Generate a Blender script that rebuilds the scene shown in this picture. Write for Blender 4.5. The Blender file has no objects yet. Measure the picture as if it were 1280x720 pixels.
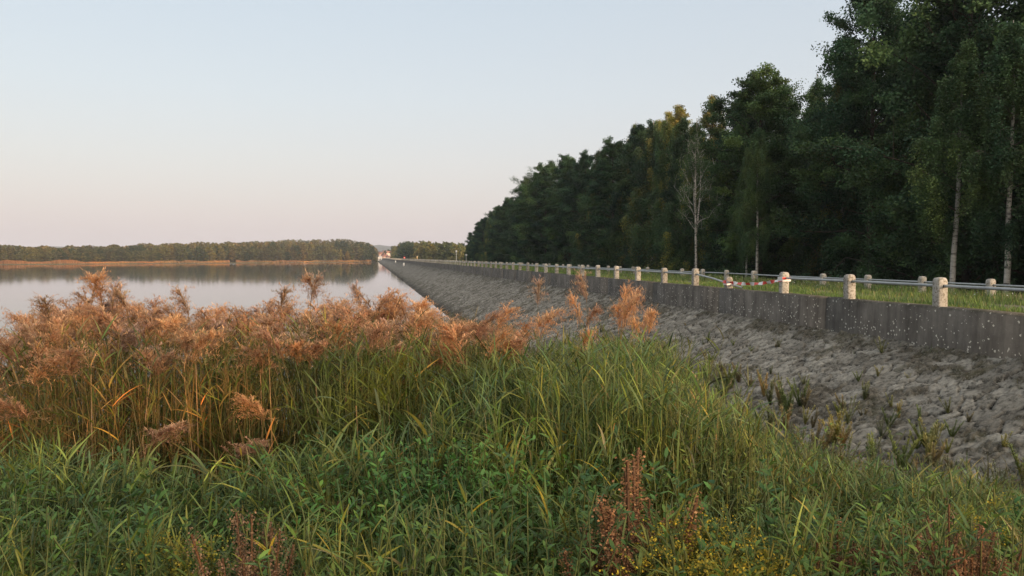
import bpy, math, random
import numpy as np
R = math.radians
rng = np.random.default_rng(7)
random.seed(7)
scene = bpy.context.scene
COL = scene.collection

# ------------------------------------------------------------------ camera, sky, sun
TH = R(10.3)            # the dam axis is +Y, the camera looks this far to its right
CAM_Z = 4.45            # above the water (z = 0)
cam = bpy.data.cameras.new('camera'); cam.lens = 27.0; cam.sensor_width = 36.0
cam.clip_start = 0.1; cam.clip_end = 20000
camo = bpy.data.objects.new('camera', cam); COL.objects.link(camo)
camo.location = (0, 0, CAM_Z); camo.rotation_euler = (R(90 - 2.27), 0, -TH)
scene.camera = camo

SUN_AZ = (0.50, -0.866)          # direction towards the sun, behind the camera and a little to the right
SUN_EL = R(9.5)
GLOW = 3.6
world = bpy.data.worlds.new('World'); scene.world = world; world.use_nodes = True
nt = world.node_tree; nt.nodes.clear()
wo = nt.nodes.new('ShaderNodeOutputWorld')
sky = nt.nodes.new('ShaderNodeTexSky'); sky.sky_type = 'NISHITA'; sky.sun_disc = False
sky.sun_elevation = SUN_EL; sky.sun_rotation = math.atan2(SUN_AZ[0], SUN_AZ[1])
sky.dust_density = 2.5; sky.air_density = 1.2
b1 = nt.nodes.new('ShaderNodeBackground'); b1.inputs['Strength'].default_value = 0.05
nt.links.new(sky.outputs[0], b1.inputs[0])
geo = nt.nodes.new('ShaderNodeTexCoord'); sx = nt.nodes.new('ShaderNodeSeparateXYZ')
nt.links.new(geo.outputs['Generated'], sx.inputs[0])
cr = nt.nodes.new('ShaderNodeValToRGB'); nt.links.new(sx.outputs['Z'], cr.inputs[0])
e = cr.color_ramp.elements
e[0].position = 0.0; e[0].color = (0.590, 0.520, 0.535, 1)
e[1].position = 1.0; e[1].color = (0.40, 0.46, 0.54, 1)
for p, c in ((0.05, (0.590, 0.535, 0.560, 1)), (0.12, (0.585, 0.570, 0.595, 1)), (0.20, (0.560, 0.588, 0.632, 1)),
             (0.34, (0.50, 0.56, 0.625, 1)), (0.6, (0.48, 0.51, 0.55, 1))):
    k = e.new(p); k.color = c
b2 = nt.nodes.new('ShaderNodeBackground'); b2.inputs['Strength'].default_value = 1.05
nt.links.new(cr.outputs[0], b2.inputs[0])
# warm bright sky around the low sun, behind the camera
dp = nt.nodes.new('ShaderNodeVectorMath'); dp.operation = 'DOT_PRODUCT'; nt.links.new(geo.outputs['Generated'], dp.inputs[0])
dp.inputs[1].default_value = (SUN_AZ[0] * math.cos(R(14)), SUN_AZ[1] * math.cos(R(14)), math.sin(R(14)))
gr = nt.nodes.new('ShaderNodeValToRGB'); nt.links.new(dp.outputs['Value'], gr.inputs[0])
ge = gr.color_ramp.elements; ge[0].position = 0.15; ge[0].color = (0, 0, 0, 1); ge[1].position = 1.0; ge[1].color = (1.0, 0.78, 0.54, 1)
gk = ge.new(.65); gk.color = (.30, .245, .19, 1)
b3 = nt.nodes.new('ShaderNodeBackground'); b3.inputs['Strength'].default_value = GLOW
nt.links.new(gr.outputs[0], b3.inputs[0])
ad0 = nt.nodes.new('ShaderNodeAddShader'); nt.links.new(b2.outputs[0], ad0.inputs[0]); nt.links.new(b3.outputs[0], ad0.inputs[1])
ad = nt.nodes.new('ShaderNodeAddShader')
nt.links.new(b1.outputs[0], ad.inputs[0]); nt.links.new(ad0.outputs[0], ad.inputs[1]); nt.links.new(ad.outputs[0], wo.inputs[0])

sun = bpy.data.lights.new('sun', 'SUN'); sun.energy = 3.6; sun.angle = R(4.0); sun.color = (1.0, 0.66, 0.40)
suno = bpy.data.objects.new('sun', sun); COL.objects.link(suno)
from mathutils import Vector
sdir = Vector((SUN_AZ[0] * math.cos(SUN_EL), SUN_AZ[1] * math.cos(SUN_EL), math.sin(SUN_EL)))
suno.rotation_euler = sdir.to_track_quat('Z', 'Y').to_euler()
suno.location = (20, -40, 30)
scene.view_settings.view_transform = 'Standard'; scene.view_settings.look = 'None'
scene.view_settings.gamma = 1.0; scene.view_settings.exposure = 0.0
scene.render.engine = 'CYCLES'
try:
    scene.cycles.max_bounces = 6; scene.cycles.diffuse_bounces = 3; scene.cycles.glossy_bounces = 3
    scene.cycles.transmission_bounces = 3; scene.cycles.volume_bounces = 0; scene.cycles.transparent_max_bounces = 6
    scene.cycles.use_denoising = True; scene.cycles.caustics_reflective = False; scene.cycles.caustics_refractive = False
except Exception: pass

# ------------------------------------------------------------------ projection helpers
F = 960.0
ct, st = math.cos(TH), math.sin(TH)
def rf(r, f):                     # right / forward of the camera -> world x, y
    return r * ct + f * st, f * ct - r * st
def to_rf(x, y): return x * ct - y * st, x * st + y * ct
def pxx(x, y):                    # picture column (1280 wide) of a ground point
    r, f = to_rf(x, y); return 640 + F * r / f

# ------------------------------------------------------------------ object helpers
def tag(o, label=None, cat=None, group=None, kind=None):
    if label: o['label'] = label
    if cat: o['category'] = cat
    if group: o['group'] = group
    if kind: o['kind'] = kind
    return o
def empty(name, loc, rz=0.0, label=None, cat=None, group=None):
    o = bpy.data.objects.new(name, None); COL.objects.link(o); o.empty_display_size = 0.2
    o.location = loc; o.rotation_euler = (0, 0, rz)
    return tag(o, label, cat, group)
def copy_tree(root, loc, rz=0.0, sc=(1, 1, 1), label=None, group=None, tilt=(0, 0)):
    c = root.copy(); COL.objects.link(c)
    c.location = loc; c.rotation_euler = (tilt[0], tilt[1], rz); c.scale = sc
    if label: c['label'] = label
    if group: c['group'] = group
    for ch in KIDS.get(root.name, []):
        d = ch.copy(); COL.objects.link(d); d.parent = c
        for g in KIDS.get(ch.name, []):
            h = g.copy(); COL.objects.link(h); h.parent = d
    return c
KIDS = {}
class Spawner:                    # first placement moves the prototype itself, later ones copy it
    def __init__(s, root): s.root = root; s.used = False
    def put(s, loc, rz=0.0, sc=(1, 1, 1), label=None, group=None, tilt=(0, 0)):
        if not s.used:
            s.used = True; o = s.root
            o.location = loc; o.rotation_euler = (tilt[0], tilt[1], rz); o.scale = sc
            if label: o['label'] = label
            if group: o['group'] = group
            return o
        return copy_tree(s.root, loc, rz, sc, label, group, tilt)

class MB:
    def __init__(s): s.v = []; s.f = []; s.c = []; s.n = 0
    def add(s, V, Fq, C=None):
        V = np.asarray(V, float).reshape(-1, 3); Fq = np.asarray(Fq, int).reshape(-1, 4)
        s.v.append(V); s.f.append(Fq + s.n); s.n += len(V)
        C = np.asarray((0.5, 0.5, 0.5) if C is None else C, float)
        s.c.append(np.broadcast_to(C, (len(V), 3)) if C.ndim == 1 else C.reshape(-1, 3))
        return s
    def box(s, x0, x1, y0, y1, z0, z1, C=None):
        V = [(x, y, z) for z in (z0, z1) for y in (y0, y1) for x in (x0, x1)]
        return s.add(V, [(0, 2, 3, 1), (4, 5, 7, 6), (0, 1, 5, 4), (2, 6, 7, 3), (0, 4, 6, 2), (1, 3, 7, 5)], C)
    def build(s, name, mat, parent=None, smooth=False):
        V = np.concatenate(s.v); Fq = np.concatenate(s.f); C = np.concatenate(s.c)
        me = bpy.data.meshes.new(name)
        me.vertices.add(len(V)); me.vertices.foreach_set('co', V.astype(np.float32).ravel())
        me.loops.add(Fq.size); me.loops.foreach_set('vertex_index', Fq.astype(np.int32).ravel())
        me.polygons.add(len(Fq)); me.polygons.foreach_set('loop_start', (np.arange(len(Fq)) * 4).astype(np.int32))
        try: me.polygons.foreach_set('loop_total', np.full(len(Fq), 4, np.int32))
        except Exception: pass
        a = me.attributes.new('Col', 'FLOAT_COLOR', 'POINT')
        a.data.foreach_set('color', np.c_[C, np.ones(len(C))].astype(np.float32).ravel())
        me.update(calc_edges=True)
        if smooth: me.polygons.foreach_set('use_smooth', np.ones(len(Fq), bool))
        me.materials.append(mat)
        o = bpy.data.objects.new(name, me); COL.objects.link(o)
        if parent is not None:
            o.parent = parent; KIDS.setdefault(parent.name, []).append(o)
        return o

def A(x, n): return np.broadcast_to(np.asarray(x, float), (n,)) if np.ndim(x) < 1 else np.asarray(x, float)
def ribbons(mb, base, az, length, lean, bend, width, c0, c1, K=5, twist=None, wtop=0.05, p=1.5, wb=0.55, wpos=0.3):
    """grass blades: lean/bend are angles from the vertical at the root and gained to the tip"""
    base = np.asarray(base, float); n = len(base)
    if n == 0: return
    az, length, lean, bend, width = (A(q, n) for q in (az, length, lean, bend, width))
    s = np.linspace(0, 1, K + 1)
    ph = lean[:, None] + bend[:, None] * (s[None] ** p)
    step = length[:, None] / K
    hor = np.cumsum(np.c_[np.zeros(n), np.sin(ph[:, :-1]) * step], 1)
    ver = np.cumsum(np.c_[np.zeros(n), np.cos(ph[:, :-1]) * step], 1)
    P = np.empty((n, K + 1, 3))
    P[..., 0] = base[:, 0, None] + hor * np.cos(az)[:, None]
    P[..., 1] = base[:, 1, None] + hor * np.sin(az)[:, None]
    P[..., 2] = base[:, 2, None] + ver
    tw = A(0.0 if twist is None else twist, n)
    sd = np.stack([-np.sin(az + tw), np.cos(az + tw), np.sin(tw) * 0.5], 1)
    w = np.where(s < wpos, wb + (1 - wb) * s / wpos, np.maximum(wtop, 1 - ((s - wpos) / (1 - wpos)) ** 1.6))
    W = 0.5 * width[:, None] * w[None]
    V = np.stack([P - sd[:, None] * W[..., None], P + sd[:, None] * W[..., None]], 2)   # n,K+1,2,3
    idx = np.arange(n)[:, None] * (K + 1) * 2 + np.arange(K)[None] * 2
    Fq = np.stack([idx, idx + 1, idx + 3, idx + 2], -1).reshape(-1, 4)
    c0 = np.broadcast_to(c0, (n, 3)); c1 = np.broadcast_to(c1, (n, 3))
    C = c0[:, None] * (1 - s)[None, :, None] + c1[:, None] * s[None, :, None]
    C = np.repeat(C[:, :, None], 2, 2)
    mb.add(V, Fq, C)
    return P
def tubes(mb, P, rad, C, sides=4):
    P = np.asarray(P, float); n, K = P.shape[:2]; rad = np.broadcast_to(rad, (n, K))
    T = np.gradient(P, axis=1); T /= np.linalg.norm(T, axis=-1, keepdims=True) + 1e-9
    ref = np.where(np.abs(T[..., 2:3]) > 0.9, np.array([1.0, 0, 0]), np.array([0, 0, 1.0]))
    ref = np.broadcast_to(ref[:, :1], T.shape)
    U = np.cross(T, ref); U /= np.linalg.norm(U, axis=-1, keepdims=True) + 1e-9
    W = np.cross(T, U)
    a = np.arange(sides) * 2 * np.pi / sides
    V = P[:, :, None] + rad[..., None, None] * (U[:, :, None] * np.cos(a)[:, None] + W[:, :, None] * np.sin(a)[:, None])
    i = (np.arange(n)[:, None, None] * K + np.arange(K - 1)[None, :, None]) * sides
    j = np.arange(sides)[None, None]; j2 = (j + 1) % sides
    Fq = np.stack([i + j, i + j2, i + j2 + sides, i + j + sides], -1).reshape(-1, 4)
    C = np.asarray(C, float)
    if C.ndim == 2: C = np.broadcast_to(C[:, None, None], V.shape)
    elif C.ndim == 3: C = np.broadcast_to(C[:, :, None], V.shape)
    else: C = np.broadcast_to(C, V.shape)
    mb.add(V, Fq, C.reshape(-1, 3))
def leaves(mb, c, size, C, g=rng, up=0.5, aspect=0.6, droop=0.0):
    n = len(c); size = A(size, n)
    N = g.normal(size=(n, 3)); N[:, 2] = np.abs(N[:, 2]) + up; N /= np.linalg.norm(N, axis=1, keepdims=True)
    D = g.normal(size=(n, 3)); D[:, 2] -= droop; D -= N * (D * N).sum(1, keepdims=True); D /= np.linalg.norm(D, axis=1, keepdims=True) + 1e-9
    S = np.cross(N, D); h = size[:, None] * 0.5
    V = np.stack([c - D * h, c + S * h * aspect, c + D * h, c - S * h * aspect], 1)
    mb.add(V, np.arange(n * 4).reshape(n, 4), np.repeat(np.broadcast_to(C, (n, 3))[:, None], 4, 1))
def hsh(ix, iy, k=0):
    h = (ix.astype(np.int64) * 374761393 + iy.astype(np.int64) * 668265263 + k * 1442695041) & 0xffffffff
    h = ((h ^ (h >> 13)) * 1274126177) & 0xffffffff
    return ((h ^ (h >> 16)) & 0xffffff) / float(0xffffff)
def vn(x, y, k=0):
    x = np.asarray(x, float); y = np.asarray(y, float)
    ix = np.floor(x); iy = np.floor(y); fx = x - ix; fy = y - iy
    fx = fx * fx * (3 - 2 * fx); fy = fy * fy * (3 - 2 * fy)
    a = hsh(ix, iy, k); b = hsh(ix + 1, iy, k); c = hsh(ix, iy + 1, k); d = hsh(ix + 1, iy + 1, k)
    return (a * (1 - fx) + b * fx) * (1 - fy) + (c * (1 - fx) + d * fx) * fy
def ss(a, b, x): t = np.clip((x - a) / (b - a), 0, 1); return t * t * (3 - 2 * t)
def pick(cols, n, g=rng, var=0.18):
    cols = np.array(cols, float); c = cols[g.integers(0, len(cols), n)]
    return c * (1 + g.uniform(-var, var, (n, 1))) * (1 + g.uniform(-.06, .06, (n, 3)))

# ------------------------------------------------------------------ materials
def mat_new(name):
    m = bpy.data.materials.new(name); m.use_nodes = True
    n = m.node_tree.nodes; b = n['Principled BSDF']; return m, n, m.node_tree.links, b
def noise(n, l, vec, scale, detail=4, rough=0.6):
    t = n.new('ShaderNodeTexNoise'); t.inputs['Scale'].default_value = scale
    t.inputs['Detail'].default_value = detail; t.inputs['Roughness'].default_value = rough
    if vec is not None: l.new(vec, t.inputs['Vector'])
    return t.outputs['Fac']
def ramp(n, l, fac, stops):
    r = n.new('ShaderNodeValToRGB'); l.new(fac, r.inputs[0]); e = r.color_ramp.elements
    e[0].position = stops[0][0]; e[0].color = (*stops[0][1], 1); e[1].position = stops[-1][0]; e[1].color = (*stops[-1][1], 1)
    for p, c in stops[1:-1]:
        k = e.new(p); k.color = (*c, 1)
    return r.outputs[0]
def mix(n, l, fac, a, b, mode='MIX'):
    m = n.new('ShaderNodeMix'); m.data_type = 'RGBA'; m.blend_type = mode
    for s, v in ((m.inputs[0], fac), (m.inputs[6], a), (m.inputs[7], b)):
        if hasattr(v, 'links'): l.new(v, s)
        elif isinstance(v, (int, float)): s.default_value = v
        else: s.default_value = (*v, 1)
    return m.outputs[2]
def bump(n, l, b, h, strength, dist):
    u = n.new('ShaderNodeBump'); u.inputs['Strength'].default_value = strength; u.inputs['Distance'].default_value = dist
    l.new(h, u.inputs['Height']); l.new(u.outputs[0], b.inputs['Normal'])
def W(v): return (v, v, v)

def leaf_mat(name, transl=0.25, rough=0.6, objvar=0.0, spec=0.3, nscale=None):
    m, n, l, b = mat_new(name)
    at = n.new('ShaderNodeAttribute'); at.attribute_name = 'Col'; c = at.outputs['Color']
    if objvar:
        oi = n.new('ShaderNodeObjectInfo')
        c = mix(n, l, 1.0, c, ramp(n, l, oi.outputs['Random'], [(0, (1 - objvar, 1 - objvar, 1 - .6 * objvar)), (.5, (1, 1, 1)), (1, (1 + objvar, 1 + .8 * objvar, 1 - .2 * objvar))]), 'MULTIPLY')
    if nscale:
        g = n.new('ShaderNodeNewGeometry')
        c = mix(n, l, 1.0, c, ramp(n, l, noise(n, l, g.outputs['Position'], nscale, 2), [(.30, (.55, .64, .74)), (.5, (.95, 1.0, 1.0)), (.68, (1.50, 1.30, .95))]), 'MULTIPLY')
    l.new(c, b.inputs['Base Color']); b.inputs['Roughness'].default_value = rough
    b.inputs['Specular IOR Level'].default_value = spec
    if transl:
        t = n.new('ShaderNodeBsdfTranslucent'); l.new(c, t.inputs['Color'])
        x = n.new('ShaderNodeMixShader'); x.inputs[0].default_value = transl
        l.new(b.outputs[0], x.inputs[1]); l.new(t.outputs[0], x.inputs[2]); l.new(x.outputs[0], n['Material Output'].inputs[0])
    return m
M_leaf = leaf_mat('tree_leaves', 0.2, 0.65, 0.22, 0.15, 0.25)
M_far = leaf_mat('far_leaves', 0.15, 0.8, 0.15, 0.05, 0.03)
M_grass = leaf_mat('grass_blades', 0.3, 0.5, 0, 0.35, 1.1)
M_reed = leaf_mat('reed_leaves', 0.3, 0.5, 0.12, 0.35, 1.3)
M_plume = leaf_mat('reed_plume', 0.4, 0.85, 0.18, 0.1)
M_herb = leaf_mat('herb_leaves', 0.25, 0.55, 0.12, 0.3, 1.6)
M_bark = leaf_mat('bark', 0, 0.9, 0, 0.1, 3.0)

def m_birch():
    m, n, l, b = mat_new('birch_bark')
    g = n.new('ShaderNodeTexCoord'); mp = n.new('ShaderNodeMapping'); mp.inputs['Scale'].default_value = (1.5, 1.5, 6)
    l.new(g.outputs['Object'], mp.inputs[0])
    f = noise(n, l, mp.outputs[0], 1.3, 4)
    at = n.new('ShaderNodeAttribute'); at.attribute_name = 'Col'          # white trunk, brown limbs
    l.new(mix(n, l, 1, ramp(n, l, f, [(.36, (.05, .045, .04)), (.46, (.34, .32, .28)), (.7, (.5, .47, .42))]), at.outputs['Color'], 'MULTIPLY'), b.inputs['Base Color'])
    b.inputs['Roughness'].default_value = .8
    return m
M_birch = m_birch()

def mossf(n, l, h):
    q = n.new('ShaderNodeMapRange'); q.inputs['From Min'].default_value = 3.53; q.inputs['From Max'].default_value = 3.60
    q.inputs['To Max'].default_value = .75; l.new(h, q.inputs['Value']); return q.outputs[0]
def m_wall():
    m, n, l, b = mat_new('old_concrete')
    g = n.new('ShaderNodeNewGeometry'); P = g.outputs['Position']
    mp = n.new('ShaderNodeMapping'); mp.inputs['Scale'].default_value = (1, 1, .12); l.new(P, mp.inputs[0])
    base = ramp(n, l, noise(n, l, P, 1.1, 6, .65), [(.28, (.080, .072, .061)), (.55, (.145, .132, .114)), (.8, (.215, .195, .168))])
    streak = ramp(n, l, noise(n, l, mp.outputs[0], 3.2, 5, .7), [(.3, W(.5)), (.62, W(1.2))])
    c = mix(n, l, 1, base, streak, 'MULTIPLY')
    # lichen spots
    for sc_, th, sparse, colr in ((6.5, .22, .44, (.52, .50, .42)), (14.0, .32, .42, (.50, .48, .41))):
        v = n.new('ShaderNodeTexVoronoi'); v.inputs['Scale'].default_value = sc_
        nn = n.new('ShaderNodeTexNoise'); nn.inputs['Scale'].default_value = 30; nn.inputs['Detail'].default_value = 3; l.new(P, nn.inputs['Vector'])
        vm = n.new('ShaderNodeVectorMath'); vm.operation = 'MULTIPLY_ADD'; vm.inputs[1].default_value = (.045, .045, .045); l.new(nn.outputs['Color'], vm.inputs[0]); l.new(P, vm.inputs[2])
        l.new(vm.outputs[0], v.inputs['Vector'])
        sp = n.new('ShaderNodeSeparateColor'); l.new(v.outputs['Color'], sp.inputs[0])
        thr = n.new('ShaderNodeMath'); thr.operation = 'MULTIPLY'; thr.inputs[1].default_value = th; l.new(sp.outputs[0], thr.inputs[0])
        lt = n.new('ShaderNodeMath'); lt.operation = 'LESS_THAN'; l.new(v.outputs['Distance'], lt.inputs[0]); l.new(thr.outputs[0], lt.inputs[1])
        gt = n.new('ShaderNodeMath'); gt.operation = 'GREATER_THAN'; gt.inputs[1].default_value = sparse
        l.new(noise(n, l, P, 1.7 if sc_ < 10 else 2.6, 3, .7), gt.inputs[0])
        mu = n.new('ShaderNodeMath'); mu.operation = 'MULTIPLY'; l.new(lt.outputs[0], mu.inputs[0]); l.new(gt.outputs[0], mu.inputs[1])
        c = mix(n, l, mu.outputs[0], c, colr)
    sz = n.new('ShaderNodeSeparateXYZ'); l.new(P, sz.inputs[0])          # moss crust along the top edge
    az_ = n.new('ShaderNodeMath'); az_.operation = 'MULTIPLY_ADD'; az_.inputs[1].default_value = .22; l.new(noise(n, l, P, 5, 5, .7), az_.inputs[0]); l.new(sz.outputs['Z'], az_.inputs[2])
    c = mix(n, l, mossf(n, l, az_.outputs[0]), c, (.040, .040, .024))
    l.new(c, b.inputs['Base Color']); b.inputs['Roughness'].default_value = .95; b.inputs['Specular IOR Level'].default_value = .2
    bump(n, l, b, noise(n, l, P, 9, 8, .75), .6, .03)
    return m
def m_post():
    m, n, l, b = mat_new('post_concrete')
    g = n.new('ShaderNodeNewGeometry'); P = g.outputs['Position']
    c = ramp(n, l, noise(n, l, P, 3.5, 6, .7), [(.3, (.20, .19, .165)), (.5, (.38, .36, .315)), (.75, (.50, .48, .43))])
    c = mix(n, l, 1, c, ramp(n, l, noise(n, l, P, 22, 4, .7), [(.38, (.42, .38, .32)), (.5, W(1.0))]), 'MULTIPLY')
    oi = n.new('ShaderNodeObjectInfo')
    c = mix(n, l, 1, c, ramp(n, l, oi.outputs['Random'], [(0, W(.75)), (1, W(1.12))]), 'MULTIPLY')
    l.new(c, b.inputs['Base Color']); b.inputs['Roughness'].default_value = .9
    bump(n, l, b, noise(n, l, P, 25, 6, .7), .5, .012)
    return m
def m_attr(name, rough=.9, nscale=8, lo=.7, hi=1.2, bumpd=.01, bscale=25, metallic=0.0):
    m, n, l, b = mat_new(name)
    at = n.new('ShaderNodeAttribute'); at.attribute_name = 'Col'; g = n.new('ShaderNodeNewGeometry'); P = g.outputs['Position']
    c = mix(n, l, 1, at.outputs['Color'], ramp(n, l, noise(n, l, P, nscale, 5, .65), [(.3, W(lo)), (.7, W(hi))]), 'MULTIPLY')
    l.new(c, b.inputs['Base Color']); b.inputs['Roughness'].default_value = rough; b.inputs['Metallic'].default_value = metallic
    if bumpd: bump(n, l, b, noise(n, l, P, bscale, 6, .7), .6, bumpd)
    return m
def m_stone():
    m, n, l, b = mat_new('pitched_stone')
    at = n.new('ShaderNodeAttribute'); at.attribute_name = 'Col'; g = n.new('ShaderNodeNewGeometry'); P = g.outputs['Position']
    c = mix(n, l, 1, at.outputs['Color'], ramp(n, l, noise(n, l, P, 9, 6, .72), [(.36, W(.35)), (.5, W(1.0)), (.66, W(1.45))]), 'MULTIPLY')
    li = ramp(n, l, noise(n, l, P, 30, 4, .7), [(.56, W(0)), (.64, W(.55))])
    c = mix(n, l, li, c, (.25, .25, .21))
    li2 = ramp(n, l, noise(n, l, P, 2.2, 6, .7), [(.58, W(0)), (.70, W(.4))])
    c = mix(n, l, li2, c, (.035, .032, .024))
    l.new(c, b.inputs['Base Color']); b.inputs['Roughness'].default_value = .95; b.inputs['Specular IOR Level'].default_value = .15
    bump(n, l, b, noise(n, l, P, 16, 9, .8), .7, .018)
    return m
def m_water():
    m, n, l, b = mat_new('lake_water')
    g = n.new('ShaderNodeNewGeometry'); P = g.outputs['Position']
    b.inputs['Base Color'].default_value = (.03, .032, .028, 1); b.inputs['Roughness'].default_value = .045
    b.inputs['IOR'].default_value = 1.33; b.inputs['Specular IOR Level'].default_value = .6
    bump(n, l, b, noise(n, l, P, .8, 3, .55), .5, .004)
    return m
M_wall = m_wall(); M_post = m_post(); M_stone = m_stone(); M_water = m_water()
M_soil = m_attr('soil_and_litter', .95, 3, .6, 1.3, .04, 9)
M_metal = m_attr('painted_pipe', .45, 6, .75, 1.1, 0, 10, .3)
M_paint = m_attr('paint', .6, 4, .9, 1.05, 0)
M_tape = m_attr('plastic_tape', .35, 4, .95, 1.03, 0)
M_house = m_attr('render_wall', .9, 1, .9, 1.05, 0)

# ------------------------------------------------------------------ terrain
Z_TOP, Z_BASE, X_W = 3.47, 2.65, 11.0           # parapet top, foot of parapet, lake face of the parapet
def slope_z(x): return x / 2 - 2.85
SH = [(-400, 335), (-100, 332.6), (0, 331.2), (80, 330.6), (150, 330.2), (240, 329.5), (330, 329), (400, 328.4), (462, 328.0)]
SHP = []
for px, py in SH:
    f = CAM_Z / ((py - 322.3) / F); SHP.append(rf((px - 640) / F * f, f))
SHP = np.array(SHP)                               # far shore, from the left to the end of the dam
SHO = np.vstack([[-1600, 250], [-900, 330], SHP, [4, 812], [400, 830]])
def shore_y(x):
    o = np.argsort(SHO[:, 0]); return np.interp(x, SHO[o, 0], SHO[o, 1])
def far_h(x, y):
    d = y - shore_y(x)
    return np.clip(d, 0, 1e9) ** .5 * 0.10 + 0.35 * ss(-6, 2, d) + ss(20, 400, d) * 3 * (vn(x / 300, y / 300, 3))
def ground_z(x, y):
    d = y - shore_y(x)
    lake = -3 + 0 * x
    right = np.where(x > 15, -5.3 + 0 * x, lake)
    z = np.where(d > -6, far_h(x, y), right)
    z = np.where((x > 15) & (d <= 0), -5.3, z)
    blend = ss(500, 810, y) * (x > 15)
    z = np.where((x > 15) & (d <= 0), -5.3 + 5.5 * blend, z)
    z = np.where((y < -35) & (x < 15), 1.0, z)
    return z
def grid_mesh(mb, xs, ys, zf, cf):
    X, Y = np.meshgrid(xs, ys); Z = zf(X, Y); C = cf(X, Y, Z)
    ny, nx = X.shape; i = (np.arange(ny - 1)[:, None] * nx + np.arange(nx - 1)[None])
    Fq = np.stack([i, i + 1, i + 1 + nx, i + nx], -1).reshape(-1, 4)
    mb.add(np.stack([X, Y, Z], -1), Fq, C.reshape(-1, 3))
def gcol(X, Y, Z):
    t = vn(X / 25, Y / 25)[..., None]
    return np.array([.07, .085, .035]) * t + np.array([.10, .085, .05]) * (1 - t)
mb = MB()
xs = np.r_[-9000, -4000, np.arange(-1600, -300, 60), np.arange(-300, 12, 8), 14.9, 15.1, np.arange(22, 400, 14), 600, 900, 1500, 4000, 9000]
ys = np.r_[-9000, -2000, -300, -60, -36, -34, np.arange(-20, 480, 25), np.arange(480, 860, 5), np.arange(870, 1500, 40), 2000, 3000, 5000, 9000]
grid_mesh(mb, xs, ys, ground_z, gcol)
tag(mb.build('ground', M_soil), kind='structure')

mb = MB()                                           # the lake, down to the stone slope
ysl = np.r_[-34, np.arange(-20, 820, 20)]
for i in range(1):
    xw = np.r_[-1600, -1200, -800, -400, -200, -100, -50, -20, 0, 6.2]
    grid_mesh(mb, xw, ysl, lambda X, Y: X * 0, lambda X, Y, Z: np.zeros(X.shape + (3,)))
tag(mb.build('water', M_water), kind='structure')

# hills on the horizon
def hills(mb, pts, dist, depth, c):
    n = len(pts); V = []; 
    for k, dd in enumerate((0, .35, 1.0)):
        for px, py in pts:
            f = dist + dd * depth; h = (322.3 - py) / F * dist + CAM_Z
            z = (-6, h * .75, h)[k]
            x, y = rf((px - 640) / F * dist, dist); sc_ = f / dist
            V.append((x * sc_, y * sc_, z if k < 2 else h * (1 + depth / dist * .4)))
    Fq = [(k * n + i, k * n + i + 1, (k + 1) * n + i + 1, (k + 1) * n + i) for k in range(2) for i in range(n - 1)]
    mb.add(V, Fq, c)
mb = MB()
hp = [(380, 312), (430, 306), (448, 304.2), (458, 303.4), (466, 304.6), (474, 303.6), (482, 305.0), (492, 306.0), (500, 307.2), (515, 311), (560, 316), (700, 318)]
hills(mb, hp, 2600, 900, (.055, .07, .05))
hp = [(-200, 312), (-40, 309), (20, 307.4), (48, 306.2), (64, 305.4), (84, 306.4), (110, 308.6), (200, 312), (330, 316)]
hills(mb, hp, 2300, 900, (.055, .07, .05))
tag(mb.build('hills', M_soil, smooth=True), kind='structure')

# dam body: crest and downstream slope
def dam_z(x): return np.interp(x, [11.2, 11.5, 14, 18.5, 20, 30, 34, 40], [3.30, 3.38, 3.30, 3.18, 3.05, -4.2, -5.0, -5.6])
mb = MB()
ys = np.r_[-60, np.arange(-20, 60, 1.0), np.arange(60, 200, 5), np.arange(200, 840, 20)]
xs = np.r_[11.2, 11.5, 12.2, 13.0, 13.1, 14.0, 15, 16.0, 16.1, 17, 18, 18.5, 19, 20, 22, 24, 26, 28, 30, 32, 34, 40]
def ccol(X, Y, Z):
    t = vn(X * 1.3, Y * .8)[..., None]
    g = np.array([.055, .095, .03]) * t + np.array([.085, .10, .04]) * (1 - t)
    p = ((X > 13.05) & (X < 16.05))[..., None]
    return np.where(p, np.array([.16, .14, .11]), g)
grid_mesh(mb, xs, ys, lambda X, Y: dam_z(X) + .06 * (vn(X * .9, Y * .5) - .5), ccol)
tag(mb.build('dam_crest', M_soil), kind='structure')

# stone pitching: irregular fitted stones with tilts and open joints
def stone_field(x, y):
    u = x * 1.118 / .30; v = y / .40; v = v + u * .35 + .8 * vn(x * 1.3, y * 1.1, 77); u = u + .9 * vn(x * 1.1, y * .9, 78)                 # courses run a little askew
    iu, iv = np.floor(u), np.floor(v)
    f1 = np.full(x.shape, 9.); f2 = f1.copy(); id1 = np.zeros(x.shape); cu = id1.copy(); cv = id1.copy()
    for a in (-1, 0, 1):
        for b in (-1, 0, 1):
            U, Vv = iu + a, iv + b
            pu = U + .5 + .85 * (hsh(U, Vv, 1) - .5); pv = Vv + .5 + .85 * (hsh(U, Vv, 2) - .5)
            d = np.hypot(u - pu, (v - pv)); m = d < f1
            f2 = np.where(m, f1, np.minimum(f2, d)); id1 = np.where(m, hsh(U, Vv, 3), id1)
            cu = np.where(m, u - pu, cu); cv = np.where(m, v - pv, cv); f1 = np.where(m, d, f1)
    return f2 - f1, id1, cu, cv
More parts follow.
